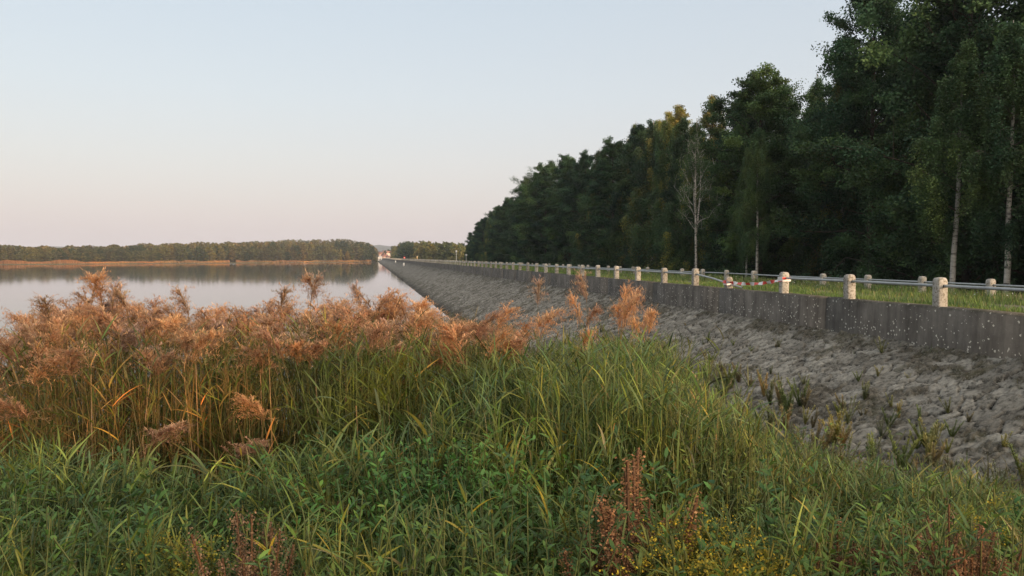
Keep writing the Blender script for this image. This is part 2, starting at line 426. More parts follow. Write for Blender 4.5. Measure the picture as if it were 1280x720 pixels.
def stone_xyz(X, Y):
    wob = .10 * (vn(X * 3, Y * 3, 5) - .5)
    e, idn, cu, cv = stone_field(X + wob, Y + .12 * (vn(X * 4, Y * 4, 6) - .5))
    top = ss(.02, .085, e + .05 * (vn(X * 13, Y * 13, 15) - .5))
    tu = (np.modf(idn * 37.7)[0] - .5); tv = (np.modf(idn * 91.3)[0] - .5); off = np.modf(idn * 17.1)[0] - .5
    cover = ss(.59, .70, vn(X * .9, Y * .55, 8) * .35 + vn(X * 3.1, Y * 2.2, 9) * .4 + vn(X * 8, Y * 6, 19) * .25 + .15 * ss(9.3, 10.9, X) + .12 * ss(7.9, 7.0, X))
    h = top * (.060 + .10 * (tu * cu + tv * cv) + .05 * off) + .014 * (vn(X * 9, Y * 9, 10) - .5) + .020 * np.abs(vn(X * 7, Y * 22, 11) - .5) + .016 * (vn(X * 31, Y * 31, 12) - .5)
    e2, id2, a2_, b2_ = stone_field(X * 3.3 + .3 * vn(X * 9, Y * 9, 17), Y * 3.3)
    t2 = ss(.05, .3, e2) * (id2 > .35)
    h = h * (1 - .75 * cover) + cover * t2 * (.012 + .03 * id2) + cover * (.03 * vn(X * 5, Y * 5, 13) + .04 * vn(X * 15, Y * 15, 14) + .03 * vn(X * 29, Y * 29, 16)) 
    Z = slope_z(X) + h * .9 - .02
    return Z, top, idn, cover, t2, id2
mb = MB()
xs = np.linspace(4.8, 11.03, 215)
ys = [2.0]
while ys[-1] < 838: ys.append(ys[-1] + max(.028, .0026 * ys[-1]))
X, Y = np.meshgrid(xs, np.array(ys)); Z, top, idn, cover, t2, id2 = stone_xyz(X, Y)
tone = np.modf(idn * 53.3)[0][..., None]
sc_ = np.array([.125, .115, .095]) * (1 - tone) + np.array([.27, .255, .215]) * tone
joint = np.array([.014, .012, .009]); dirt = np.array([.060, .048, .034]); moss = np.array([.080, .075, .038])
mt = vn(X * 2, Y * 1.5, 21)[..., None]
C = sc_ * top[..., None] + joint * (1 - top[..., None])
cv_ = (cover * .82)[..., None]
dc = dirt * mt + moss * (1 - mt); q2 = (t2 * (.35 + .65 * id2))[..., None]; dc = dc * .7 * (1 - q2) + np.array([.125, .11, .085]) * q2
C = C * (1 - cv_) + dc * cv_
wet = ss(.55, .1, Z)[..., None]; C = C * (1 - .55 * wet)
ny, nx = X.shape; i = (np.arange(ny - 1)[:, None] * nx + np.arange(nx - 1)[None])
mb.add(np.stack([X, Y, Z], -1), np.stack([i, i + 1, i + 1 + nx, i + nx], -1).reshape(-1, 4), C.reshape(-1, 3))
mb.add([(4.8, -60, -.45), (11.03, -60, 2.665), (11.03, 2, 2.665), (4.8, 2, -.45)], [(0, 1, 2, 3)], (.09, .085, .07))
tag(mb.build('stone_slope', M_stone), kind='structure')

# bank on which the camera stands
def bank_z(x, y):
    r, f = to_rf(x, y)
    z = np.interp(f, [-30, 1.5, 5, 8, 12, 18, 26, 40], [2.9, 2.6, 1.72, 1.15, .55, .12, -.45, -1.6])
    z = z - ss(6, 22, np.abs(r - 1)) * 1.2 * (r < 0)
    z = np.where(x > 4.5, np.minimum(z, np.maximum(slope_z(x) + (7.6 - x) * .35, -9) + .9), z)
    return z + .12 * (vn(x * .7, y * .7, 31) - .5)
mb = MB()
grid_mesh(mb, np.linspace(-45, 10.9, 120), np.linspace(-34, 42, 150), bank_z,
          lambda X, Y, Z: np.array([.040, .038, .022]) * (1 - vn(X, Y)[..., None]) + np.array([.035, .05, .02]) * vn(X, Y)[..., None])
tag(mb.build('bank', M_soil), kind='structure')
def gz(x, y): return np.where(x < 10.9, np.maximum(bank_z(x, y), np.where(x > 4.8, slope_z(x), -9)), dam_z(x))

# ------------------------------------------------------------------ parapet wall
mb = MB()
T = .40
prof = [(X_W - .04, Z_BASE - .5), (X_W, Z_TOP - .03), (X_W + .03, Z_TOP), (X_W + T - .03, Z_TOP), (X_W + T, Z_TOP - .03), (X_W + T, Z_BASE - .5)]
st_ = []
ys = [-60.0]
while ys[-1] < 836:
    y0 = ys[-1]; L = 5.94
    st_ += [(y0, 0), (y0 + .01, 1)]
    st_ += [(y0 + L * q, 1) for q in (.25, .5, .75)]
    st_ += [(y0 + L - .022, 1), (y0 + L - .012, 0)]
    ys.append(y0 + L)
V = []
for j, (y, full) in enumerate(st_):
    w1 = .008 * math.sin(j * 1.7 + math.sin(j)); 
    for (x, z) in prof:
        ins = 0 if full else .03
        V.append((x + (ins if x < X_W + .1 else -ins) + w1 * .4, y, z - (ins if z > Z_TOP - .1 else 0) + w1))
n = len(prof); Fq = [(a * n + k, (a + 1) * n + k, (a + 1) * n + k + 1, a * n + k + 1) for a in range(len(st_) - 1) for k in range(n - 1)]
mb.add(V, Fq, (.3, .3, .3))
w = tag(mb.build('parapet_wall', M_wall), 'long dark grey concrete parapet wall with white lichen spots above the stone slope', 'wall')

# ------------------------------------------------------------------ railings
PS = 2.96
def post_mesh(mb, h, w=.21, cham=.022):
    """square post, chamfered edges, top rounded in two steps"""
    a, c = w / 2, cham
    def ring(s, z):
        b = a * s; cc = c * s
        return [(b - cc, -b, z), (b, -b + cc, z), (b, b - cc, z), (b - cc, b, z), (-b + cc, b, z), (-b, b - cc, z), (-b, -b + cc, z), (-b + cc, -b, z)]
    lv = [(1.0, -.25), (1.0, h * .5), (1.0, h - .085), (.93, h - .045), (.74, h - .012), (.45, h)]
    V = [p for s, z in lv for p in ring(s, z)]
    Fq = [(k * 8 + i, k * 8 + (i + 1) % 8, (k + 1) * 8 + (i + 1) % 8, (k + 1) * 8 + i) for k in range(len(lv) - 1) for i in range(8)]
    t = (len(lv) - 1) * 8
    Fq += [(t, t + 1, t + 2, t + 3), (t, t + 3, t + 4, t + 7), (t + 4, t + 5, t + 6, t + 7)]
    mb.add(V, Fq, (.4, .37, .3))
def railing(xc, ztop, h, y0, n, label, group, broken=None):
    root = empty('railing', (xc, y0, ztop - h), 0, label, 'railing', group)
    mb = MB(); post_mesh(mb, h)
    first = None; ylist = [PS * k for k in range(n)]
    if broken is not None: ylist[broken] += .45
    for k in range(100):
        if k == broken:
            m2 = MB(); post_mesh(m2, h * .62); o = m2.build('post', M_post, root); o.location = (0.03, ylist[k], 0); o.rotation_euler = (R(3), R(-4), 0)
            tag(o, 'short broken concrete post wrapped with tape'); continue
        if first is None: o = first = mb.build('post', M_post, root)
        else:
            o = first.copy(); COL.objects.link(o); o.parent = root
        o.location = (random.uniform(-.012, .012), ylist[k], random.uniform(-.02, .015)); o.rotation_euler = (random.uniform(-.02, .02), random.uniform(-.025, .025), random.uniform(-.06, .06))
    me = first.data; vv = np.empty(len(me.vertices) * 3); me.vertices.foreach_get('co', vv); vv = vv.reshape(-1, 3)
    ff = np.array([p.vertices[:] for p in me.polygons])
    mb = MB()
    for k in range(100, n): mb.add(vv + np.array([random.uniform(-.01, .01), ylist[k], random.uniform(-.02, .015)]), ff, (.4, .37, .3))
    tag(mb.build('far_posts', M_post, root), kind='stuff')
    zr = h - .19; c = (.36, .385, .385)
    def pipe(P, name='rail', lab=None):
        m = MB(); tubes(m, np.array([P]), .031, np.array(c), 8); o = m.build(name, M_metal, root, smooth=True)
        if lab: o['label'] = lab
    def straight(k0, k1, ya=0, yb=0):
        return [(.006 * math.sin(k * 2.1), PS * k + (ya if k == k0 else 0) + (yb if k == k1 else 0), zr + .01 * math.sin(k * 1.3)) for k in range(k0, k1 + 1)]
    if broken is None: pipe(straight(0, n - 1, -6, 0))
    else:
        pipe(straight(0, broken - 1, -6, .14))
        pipe(straight(broken + 1, n - 1, -.05, 0))
        yb = ylist[broken]
        pipe([(0, PS * (broken + 1) - .05, zr - .01), (.02, yb + 1.1, zr - .13), (.04, yb, zr - .27), (.10, yb - .42, zr - .33), (.12, yb - .75, zr - .37)], 'rail', 'sagging pipe end hanging down to the short post')
    # dark iron sleeves where the pipe leaves the nearest posts
    for k in range(0, 24):
        if k == broken: continue
        for s in (-1,):
            m = MB(); tubes(m, np.array([[(0, s * .085, zr), (0, s * .125, zr)]]), .038, np.array((.03, .025, .02)), 8)
            o = m.build('sleeve', M_metal, root); o.location = (0, ylist[k], 0)
    return root, ylist
ra, ya = railing(X_W + .17, Z_TOP + .60, .60, 1.222 * 11 + .12, 270, 'railing of square concrete posts on top of the grey parapet wall, one post broken', 'railings along the dam crest', 3)
railing(18.5, 3.80, .60, 1.100 * 18.5, 265, 'second railing of concrete posts and pipe, across the grass, below the trees', 'railings along the dam crest')

# barrier tape: post 976 -> broken post
yA = 1.222 * 11 + .12 + ya[2]; yB = 1.222 * 11 + .12 + ya[3]
t = empty('barrier_tape', (X_W + .05, yA, Z_TOP + .38), 0, 'red and white plastic barrier tape tied between a whole post and the short broken post', 'tape')
mb = MB(); N = 60
for k in range(N):
    def pt(s):
        y = (yA - .115) * (1 - s) + (yB) * s - yA
        return np.array([.0 + .05 * math.sin(s * 5), y, .0 - .16 * s - .10 * math.sin(math.pi * s)])
    a, b = pt(k / N), pt((k + 1) / N); w0 = .044 + .010 * math.sin(k * .7)
    tw = .6 * math.sin(k * .33); d0 = np.array([math.sin(tw) * w0, 0, math.cos(tw) * w0])
    tw = .6 * math.sin((k + 1) * .33); d1 = np.array([math.sin(tw) * w0, 0, math.cos(tw) * w0])
    C = (.70, .04, .025) if (k // 4) % 2 == 0 else (.72, .70, .68)
    mb.add([a - d0, b - d1, b + d1, a + d0], [(0, 1, 2, 3)], C)
mb.build('strip', M_tape, t)
mb = MB()
for j, (zz, C) in enumerate(((-.02, (.72, .70, .68)), (.035, (.62, .045, .03)))):
    q = .125 + .004 * j
    ring = [(-q + .12, -q), (q + .12, -q), (q + .12, q), (-q + .12, q)]
    for k in range(4):
        (x0, y0_), (x1, y1_) = ring[k], ring[(k + 1) % 4]
        mb.add([(x0, y0_, zz - .035), (x1, y1_, zz - .035 + .02 * (k % 2)), (x1, y1_, zz + .03 + .02 * (k % 2)), (x0, y0_, zz + .03)], [(0, 1, 2, 3)], C if k != 3 else (.72, .7, .68))
mb.build('wrap', M_tape, t)
mb = MB()
q = .128
for zz in (-.20, -.25):
    ring = [(-q + .15, -q), (q + .15, -q), (q + .15, q), (-q + .15, q)]
    for k in range(4):
        (x0, y0_), (x1, y1_) = ring[k], ring[(k + 1) % 4]; yo = yB - yA
        mb.add([(x0, y0_ + yo, zz - .03), (x1, y1_ + yo, zz - .02), (x1, y1_ + yo, zz + .02), (x0, y0_ + yo, zz + .03)], [(0, 1, 2, 3)], (.68, .66, .62))
mb.build('wrap', M_tape, t)

# ------------------------------------------------------------------ trees
def make_tree(name, seed, H, cb, Rr, nleaf, leaf, cols, bark, kind='round', nprim=46, barkmat=None, mat=None, trunk_r=.2, cat='tree', dead=False):
    g = np.random.default_rng(seed)
    root = empty(name, (0, 0, 0), 0, 'tree', cat)
    KIDS[root.name] = []
    tr = MB(); K = 9
    limb = bark
    if barkmat is not None: bark = (1, 1, 1); limb = (1, 1, 1) if dead else (.20, .17, .14)
    tz = np.linspace(0, 1, K); wob = np.cumsum(g.normal(0, .018 * H / 9, (K, 2)), 0); wob[0] = 0
    TP = np.c_[wob, tz * H * .96]
    tubes(tr, TP[None], (trunk_r * (1 - tz) ** .8 + .015)[None], np.array(bark), 7)
    if dead:
        i4 = 4; q9 = np.linspace(0, 1, 6)
        for dx_, dy_, hh_ in ((1.9, .5, .90), (-1.3, -.8, .80)):
            FK = TP[i4] * (1 - q9)[:, None] + np.array([TP[i4, 0] + dx_, TP[i4, 1] + dy_, H * hh_]) * q9[:, None]; FK[:, 0] += .35 * dx_ * np.sin(q9 * 3.14) * .5
            tubes(tr, FK[None], (trunk_r * .6 * (1 - q9) ** .8 + .02)[None], np.array(bark), 6); i4 = 5
    t = cb + (1 - cb) * (np.arange(nprim) + .5) / nprim * .97; t += g.uniform(-.01, .01, nprim)
    az = np.arange(nprim) * 2.399 + g.normal(0, .4, nprim)
    u = (t - cb) / (1 - cb)
    if kind == 'round': pr = np.clip(np.sin(np.pi * np.clip(.12 + .86 * u, 0, 1)) ** .6, .12, 1)
    elif kind == 'ovate': pr = np.clip((1 - u) ** .55 * (.55 + 1.1 * np.minimum(u * 2.5, .45) / .45 * .5), .10, 1)
    else: pr = np.clip((1 - u) ** .7, .1, 1)
    pr = pr * g.uniform(.62, 1.15, nprim) * (.25 + .75 * ss(-.02, .14, u))
    L = Rr * pr
    el = R(5) + R(58) * u ** 1.2 + g.normal(0, .12, nprim)
    if kind == 'droop': el = R(24) + R(42) * u + g.normal(0, .12, nprim)
    if kind == 'up': el = R(38) + R(30) * u + g.normal(0, .10, nprim)
    if kind == 'ovate': el = R(25) + R(45) * u + g.normal(0, .12, nprim)
    base = np.stack([np.interp(t * H, TP[:, 2], TP[:, 0]), np.interp(t * H, TP[:, 2], TP[:, 1]), t * H * .96], 1)
    s = np.linspace(0, 1, 5)
    d = np.stack([np.cos(az) * np.cos(el), np.sin(az) * np.cos(el), np.sin(el)], 1)
    P = base[:, None] + d[:, None] * (L[:, None] * s)[..., None]
    P[..., 2] += (-.12 if kind != 'ovate' else -.02) * L[:, None] * s ** 2 * (1 if kind != 'up' else -1)
    P[:, 1:] += g.normal(0, .04, (nprim, 4, 3)) * L[:, None, None]
    tubes(tr, P, (trunk_r * .32 * (1 - .8 * s))[None] * (.4 + .6 * (1 - u))[:, None], np.array(limb), 4)
    ns = 7
    q = g.uniform(.25, 1.0, (nprim, ns)); i0 = np.minimum((q * 4).astype(int), 3); fr = q * 4 - i0
    ar = np.arange(nprim)[:, None]
    sb = P[ar, i0] * (1 - fr)[..., None] + P[ar, i0 + 1] * fr[..., None]
    sd = d[:, None] * .7 + g.normal(0, .62, (nprim, ns, 3)); sd /= np.linalg.norm(sd, axis=-1, keepdims=True)
    sl = (L[:, None] * g.uniform(.22, .45, (nprim, ns)) * (1.15 - .5 * q)) + .25
    s2 = np.linspace(0, 1, 4)
    SP = sb[:, :, None] + sd[:, :, None] * (sl[..., None] * s2)[..., None]
    if kind == 'droop': SP[..., 2] -= (sl[..., None] * s2 ** 2) * .9
    SP = SP.reshape(-1, 4, 3)
    tubes(tr, SP, (trunk_r * .09 * (1 - .8 * s2))[None], np.array(limb), 3)
    if dead:                                         # long bare whips
        k2 = g.integers(0, len(SP), 260); b2_ = SP[k2, 2]; dd = g.normal(0, .5, (260, 3)) + np.array([0, 0, .7]); dd /= np.linalg.norm(dd, axis=1, keepdims=True)
        TW = b2_[:, None] + dd[:, None] * (g.uniform(.3, .8, 260)[:, None] * s2)[..., None]
        tubes(tr, TW, .012, np.array(bark), 3)
    tr.build('trunk', barkmat or M_bark, root)
    if nleaf:
        nc = len(SP); w_ = sl.reshape(-1) * g.uniform(.15, 1.6, nc); w_ /= w_.sum()
        ci = g.choice(nc, nleaf, p=w_); tt = g.uniform(.25, 1.05, nleaf)
        i1 = np.minimum((tt * 3).astype(int), 2); f1 = tt * 3 - i1
        c = SP[ci, i1] * (1 - f1)[:, None] + SP[ci, i1 + 1] * f1[:, None]
        sig = (.08 + .10 * sl.reshape(-1)[ci])[:, None]
        off = np.clip(g.normal(0, 1, (nleaf, 3)), -1.9, 1.9) * sig * np.array([1.15, 1.15, .6])
        if kind == 'droop':
            off[:, 2] -= g.exponential(.35, nleaf) * (H / 18); off[:, :2] *= .75
        c = c + off
        cc = np.array(cols)[g.integers(0, len(cols), nc)] * g.uniform(.6, 1.45, (nc, 1))
        C = cc[ci] * g.uniform(.85, 1.15, (nleaf, 1))
        m = MB(); leaves(m, c, leaf * g.uniform(.7, 1.3, nleaf), C, g, up=.4, aspect=.7, droop=.8 if kind == 'droop' else .1)
        m.build('crown', mat or M_leaf, root)
    return Spawner(root)
DK = [(.042, .086, .046), (.034, .072, .042), (.054, .102, .050)]
MID = [(.058, .108, .048), (.070, .120, .052), (.048, .092, .045)]
SUNLIT_YEL = [(.200, .190, .055), (.140, .160, .050), (.250, .205, .060)]  # warm low sun on the crowns, put into the leaf colour
BI = [(.062, .112, .052), (.078, .126, .054), (.052, .098, .050)]
BK = (.055, .045, .036)
SPN = {
 'oakA': make_tree('alder_tree', 1, 18, .10, 3.6, 110000, .115, DK, BK, 'round', 60),
 'oakB': make_tree('alder_tree', 2, 18, .08, 4.0, 110000, .115, DK + MID[:1], BK, 'ovate', 60),
 'oakC': make_tree('oak_tree', 3, 17, .10, 4.3, 115000, .12, MID, BK, 'round', 52),
 'birA': make_tree('birch_tree', 4, 19, .12, 4.2, 120000, .095, BI, (.4, .38, .34), 'droop', 56, M_birch),
 'birB': make_tree('birch_tree', 5, 18, .12, 4.2, 120000, .095, BI + BI + SUNLIT_YEL[:2], (.4, .38, .34), 'droop', 52, M_birch),  # some leaves carry the painted sunlit yellow
 'yel': make_tree('aspen_tree', 6, 18, .25, 3.2, 80000, .11, SUNLIT_YEL, BK, 'ovate', 50),  # whole crown coloured as if the sun struck it
}
SIL = np.array([(570, 312), (583, 296), (607, 274), (630, 256), (653, 237), (673, 215), (688, 203), (708, 192), (731, 190), (762, 184), (776, 156), (813, 151),
                (848, 146), (879, 135), (898, 142), (920, 116), (940, 92), (965, 101), (982, 96), (1010, 86), (1035, 67), (1056, 62), (1066, 25), (1078, -12), (1100, -45), (1150, -80), (1300, -120), (2200, -300)], float)
def sil_h(x, y):
    p = pxx(x, y); r, f = to_rf(x, y)
    return CAM_Z + (322.3 - np.interp(p, SIL[:, 0], SIL[:, 1])) / F * f
LAB = {'oakA': 'dark green alder in the dense wood behind the railings', 'oakB': 'dark bushy pointed alder in the wood behind the railings',
       'oakC': 'mid green broad oak in the wood behind the railings', 'birA': 'drooping birch with pale trunk in the wood behind the railings',
       'birB': 'drooping birch with yellowing leaves in the wood behind the railings', 'yel': 'yellowing tree standing above the darker wood'}
g = np.random.default_rng(11)
BASEH = {'oakA': 18, 'oakB': 18, 'oakC': 17, 'birA': 19, 'birB': 18, 'yel': 18}
seq = ['oakC', 'oakA', 'oakA', 'oakB', 'oakC', 'oakB', 'birA', 'birA', 'oakA', 'birB', 'oakB', 'birA', 'birB', 'oakC', 'oakA', 'oakB']
y = 8.0; k = 0
while y < 246:
    for row, (dx, fac) in enumerate(((0, 1.0), (7.5, .99), (15.5, .97))):
        x = 30.8 + dx + g.uniform(-1.5, 1.5); yy = y + g.uniform(-1.2, 1.2) + row * 2.3
        if row == 2 and k % 2: continue
        zt = sil_h(x, yy) * fac - g.uniform(0, 1) ** 1.5 * 1.3 + g.uniform(-.5, .3)
        zb = float(dam_z(x)) - .15; H = max(5.0, min((zt - zb) * 1.045, 27))
        kind = seq[(k * 3 + row * 5 + int(g.integers(0, 3))) % len(seq)]
        if row == 0 and 770 < pxx(x, yy) < 930 and k % 3 != 1: kind = 'birB'  # birches whose leaf colour imitates sun on the crowns
        if row == 1 and 765 < pxx(x, yy) < 900 : kind = 'yel' if g.uniform() < .75 else 'birB'; H *= 1.07  # sunlit tops made by leaf colour and extra height
        if row == 1 and 690 < pxx(x, yy) < 700: kind = 'yel'
        s = H / BASEH[kind]; sw = s ** .5 * g.uniform(.95, 1.25)
        SPN[kind].put((x, yy, zb), g.uniform(0, 6.28), (sw, sw, s), LAB[kind], 'trees of the wood behind the dam')
    y += g.uniform(3.6, 5.2) * (1 + y / 400); k += 1
# trees that stand out
def place_px(sp, px, X, topy, kind_h, label, sw=1.0, rz=0, zb=None, tilt=(0, 0)):
    al = TH + math.atan((px - 640) / F); y = X / math.tan(al); r, f = to_rf(X, y)
    zt = CAM_Z + (322.3 - topy) / F * f; zb = float(dam_z(X)) - .1 if zb is None else zb
    s = (zt - zb) / kind_h
    return sp.put((X, y, zb), rz, (s * sw, s * sw, s), label, tilt=tilt)
b = make_tree('birch_tree', 21, 18, .50, 4.4, 9000, .10, BI, (.5, .48, .44), 'up', 20, M_birch, trunk_r=.16, dead=True)
place_px(b, 872, 25.6, 172, 18, 'thinly leaved birch with bare white trunk and upswept branches before the wood', .9, .6, tilt=(R(1), R(-3)))
b2 = make_tree('birch_tree', 22, 18, .46, 3.0, 70000, .10, BI, (.5, .48, .44), 'droop', 34, M_birch, trunk_r=.17)
place_px(b2, 1183, 25.8, 40, 18, 'slender leaning birch whose white lower trunk shows beside dark foliage', 1.0, 2.0, tilt=(R(-1), R(-3)))
b3 = place_px(b2, 1262, 26.6, 10, 18, 'slender birch with thin pale trunk nearest the right edge', 1.0, 4.0)
b4 = place_px(b2, 945, 26.3, 150, 18, 'thin birch with drooping crown, its trunk white low above the second railing', .8, 1.0)
b5 = place_px(b2, 933, 26.6, 175, 18, 'thin low birch just left of another white birch trunk', .7, 3.0)
# shrubs along the foot of the wood
SHR = [make_tree('shrub', 31, 5, .03, 2.0, 11000, .13, DK, BK, 'round', 26, trunk_r=.06, cat='shrub'),
       make_tree('shrub', 32, 5, .03, 2.2, 11000, .12, MID, BK, 'ovate', 26, trunk_r=.06, cat='shrub')]
y = 20.0
while y < 235:
    x = 27.3 + g.uniform(-1, 1.5); s = g.uniform(.45, 1.1)
    SHR[int(g.integers(0, 2))].put((x, y, float(dam_z(x)) - .05), g.uniform(0, 6.28), (s * 1.2, s * 1.2, s), 'dark green shrub on the grassy bank before the wood', 'shrubs at the foot of the wood')
    y += g.uniform(2.0, 4.2) * (1 + y / 150)

# far trees
def far_proto(name, seed, cols, kind, H=10., Rr=3.6, n=5200, leaf=.50):
    return make_tree(name, seed, H, .04, Rr, n, leaf, cols, BK, kind, 26, mat=M_far, trunk_r=.16)
FOL = [(.125, .130, .055), (.150, .140, .060), (.100, .110, .050)]
FP = [far_proto('shore_tree', 41, FOL, 'round'), far_proto('shore_tree', 42, [(.065, .085, .042), (.055, .078, .040)], 'round'),
      far_proto('shore_tree', 43, [(.13, .11, .045), (.11, .10, .045)], 'ovate'), far_proto('shore_tree', 44, FOL, 'ovate', 10, 3.0)]
FARLAB = ['rounded olive green tree on the far shore', 'dark green tree on the far shore', 'yellow brown tree on the far shore', 'narrow olive tree on the far shore']
FARSIL = np.array([(-200, 309), (0, 308.6), (45, 309.2), (80, 309.4), (150, 307.8), (200, 306.0), (250, 304.6), (300, 303.4), (345, 302.6), (380, 301.2), (400, 300.0), (430, 300.4), (455, 303.6), (466, 307), (471, 313)], float)
g = np.random.default_rng(12)
def far_top(px, f): return CAM_Z + (322.3 - np.interp(px, FARSIL[:, 0], FARSIL[:, 1])) / F * f
nfar = 0; px = -30.0
while px < 468:
    py = np.interp(px, [q[0] for q in SH], [q[1] for q in SH]); f0 = CAM_Z / ((py - 322.3) / F)
    for row in (0, 1):
        f = f0 + 8 + row * 14 + g.uniform(-3, 3); q = px + g.uniform(-2, 2)
        x, y = rf((q - 640) / F * f, f); zt = far_top(q, f); frac = g.uniform(.45, .85) if row == 0 else g.uniform(.72, .95)
        if q > 440: frac = min(1, frac + .15)
        H = max(3.0, (zt - .6) * frac); s = H / 10; i = int(g.choice(4, p=[.4, .25, .15, .2]))
        w_ = max(s ** .6 * g.uniform(.9, 1.4), .6)
        FP[i].put((x, y, float(ground_z(np.array(x), np.array(y)))), g.uniform(0, 6.28), (w_, w_, s), FARLAB[i], 'trees along the far shore'); nfar += 1
    px += g.uniform(4.2, 7.5)
# the wood behind them, one mass
mb = MB(); mt_ = MB()
n = 1900; q = g.uniform(-60, 470, n); py = np.interp(q, [a[0] for a in SH], [a[1] for a in SH]); f = CAM_Z / ((py - 322.3) / F) + 26 + g.uniform(0, 1, n) ** 1.5 * 170
xx, yy = rf((q - 640) / F * f, f); zt = far_top(q, f) * g.uniform(.80, 1.06, n) * (.93 + .14 * vn(q / 11, q * 0 + 5)); zb = ground_z(xx, yy)
Hs = zt - zb; NL = 190
cc = np.array([(.140, .140, .060), (.100, .115, .055), (.17, .150, .060), (.19, .14, .06)])[g.integers(0, 4, n)] * g.uniform(.6, 1.35, (n, 1))
u = g.uniform(0, 1, (n, NL)); a = g.uniform(0, 6.28, (n, NL)); rr = (2.3 + .08 * Hs[:, None]) * np.sqrt(np.clip(1 - (2 * u - .95) ** 2, .02, 1)) * g.uniform(.6, 1.05, (n, NL))
P = np.stack([xx[:, None] + rr * np.cos(a), yy[:, None] + rr * np.sin(a), zb[:, None] + Hs[:, None] * (.12 + .88 * u)], -1).reshape(-1, 3)
leaves(mb, P, g.uniform(.7, 1.4, n * NL), np.repeat(cc, NL, 0) * g.uniform(.85, 1.15, (n * NL, 1)), g, up=.6, aspect=.8)
tag(mb.build('far_wood', M_far), 'distant mixed wood stretching behind the trees of the far shore', 'wood', kind='stuff')
# orange reed belt at the far shore
mb = MB(); n = 26000; q = g.uniform(-60, 464, n); q = q[~((q > 287) & (q < 295)) & ~((q > 168) & (q < 190) & (g.uniform(size=len(q)) < .6))]; n = len(q)
py = np.interp(q, [a[0] for a in SH], [a[1] for a in SH]); f = CAM_Z / ((py - 322.3) / F) + g.uniform(0, 1, n) * 7
xx, yy = rf((q - 640) / F * f, f)
hh = g.uniform(1.5, 2.6, n) * np.where(q > 100, .8, 1.0) * (.7 + .6 * vn(q / 9, q * 0 + 3))
t = vn(q / 30, q * 0)[:, None]
c0 = np.array([.30, .21, .10]) * t + np.array([.29, .165, .085]) * (1 - t); c1 = c0 * np.array([1.15, .95, .85])
ribbons(mb, np.stack([xx, yy, np.full(n, -.1)], 1), g.uniform(0, 6.28, n), hh, g.uniform(0, .15, n), g.uniform(0, .4, n), .35, c0, c1, K=2, wtop=.5)
tag(mb.build('far_reed_belt', M_far), 'orange brown belt of reeds along the far waterline', 'reeds', kind='stuff')

# trees beyond the end of the near wood, right of the dam
EP = [far_proto('field_tree', 51, [(.06, .095, .055), (.05, .08, .05)], 'round', 12, 4.4, 7000, .42), far_proto('field_tree', 52, [(.21, .19, .07), (.18, .17, .07)], 'round', 12, 4.4, 7000, .42),
      far_proto('field_tree', 53, [(.17, .17, .07), (.14, .15, .065)], 'ovate', 12, 3.8, 7000, .42), far_proto('field_tree', 54, [(.12, .14, .065)], 'round', 12, 4.0, 7000, .42)]
ELAB = ['dark green tree beyond the far end of the railing', 'golden leaved tree beyond the far end of the railing', 'yellow green tree beyond the far end of the railing', 'olive green tree beyond the far end of the railing']
ESIL = np.array([(484, 314), (488, 309), (495, 307), (503, 304), (511, 302.8), (517, 304), (523, 303), (530, 301.5), (540, 303), (552, 304), (562, 302.6), (573, 304), (580, 307), (596, 307)], float)
for px in np.arange(486, 640, 2.4):
    q = px + g.uniform(-1, 1)
    for row in (0, 1, 2):
        f = np.interp(q, [486, 500, 520, 560, 640], [830, 640, 480, 420, 400]) + row * 22 + g.uniform(-8, 8)
        x, y = rf((q - 640) / F * f, f)
        if x < 20.5: continue
        zt = CAM_Z + (322.3 - np.interp(q, ESIL[:, 0], ESIL[:, 1])) / F * f
        zb = float(ground_z(np.array(x), np.array(y))); frac = g.uniform(.70, .9) if row == 0 else g.uniform(.9, 1.0); H = (zt - zb) * frac; s = H / 12
        i = 0 if (500 < q < 519) else int(g.choice([1, 1, 2, 3], 1)[0]) if (519 <= q < 546) else int(g.choice([2, 3, 1, 0], 1, p=[.4, .35, .15, .1])[0])
        w_ = max(s ** .6 * g.uniform(.8, 1.15), .5)
        if row == 2 and g.uniform() < .4: continue
        EP[i].put((x, y, zb), g.uniform(0, 6.28), (w_, w_, s), ELAB[i], 'trees beyond the end of the dam')
o = EP[0].put((*rf((481.2 - 640) / F * 900, 900), .5), 1, (.75, .75, .98), 'single dark tree standing among the distant houses')

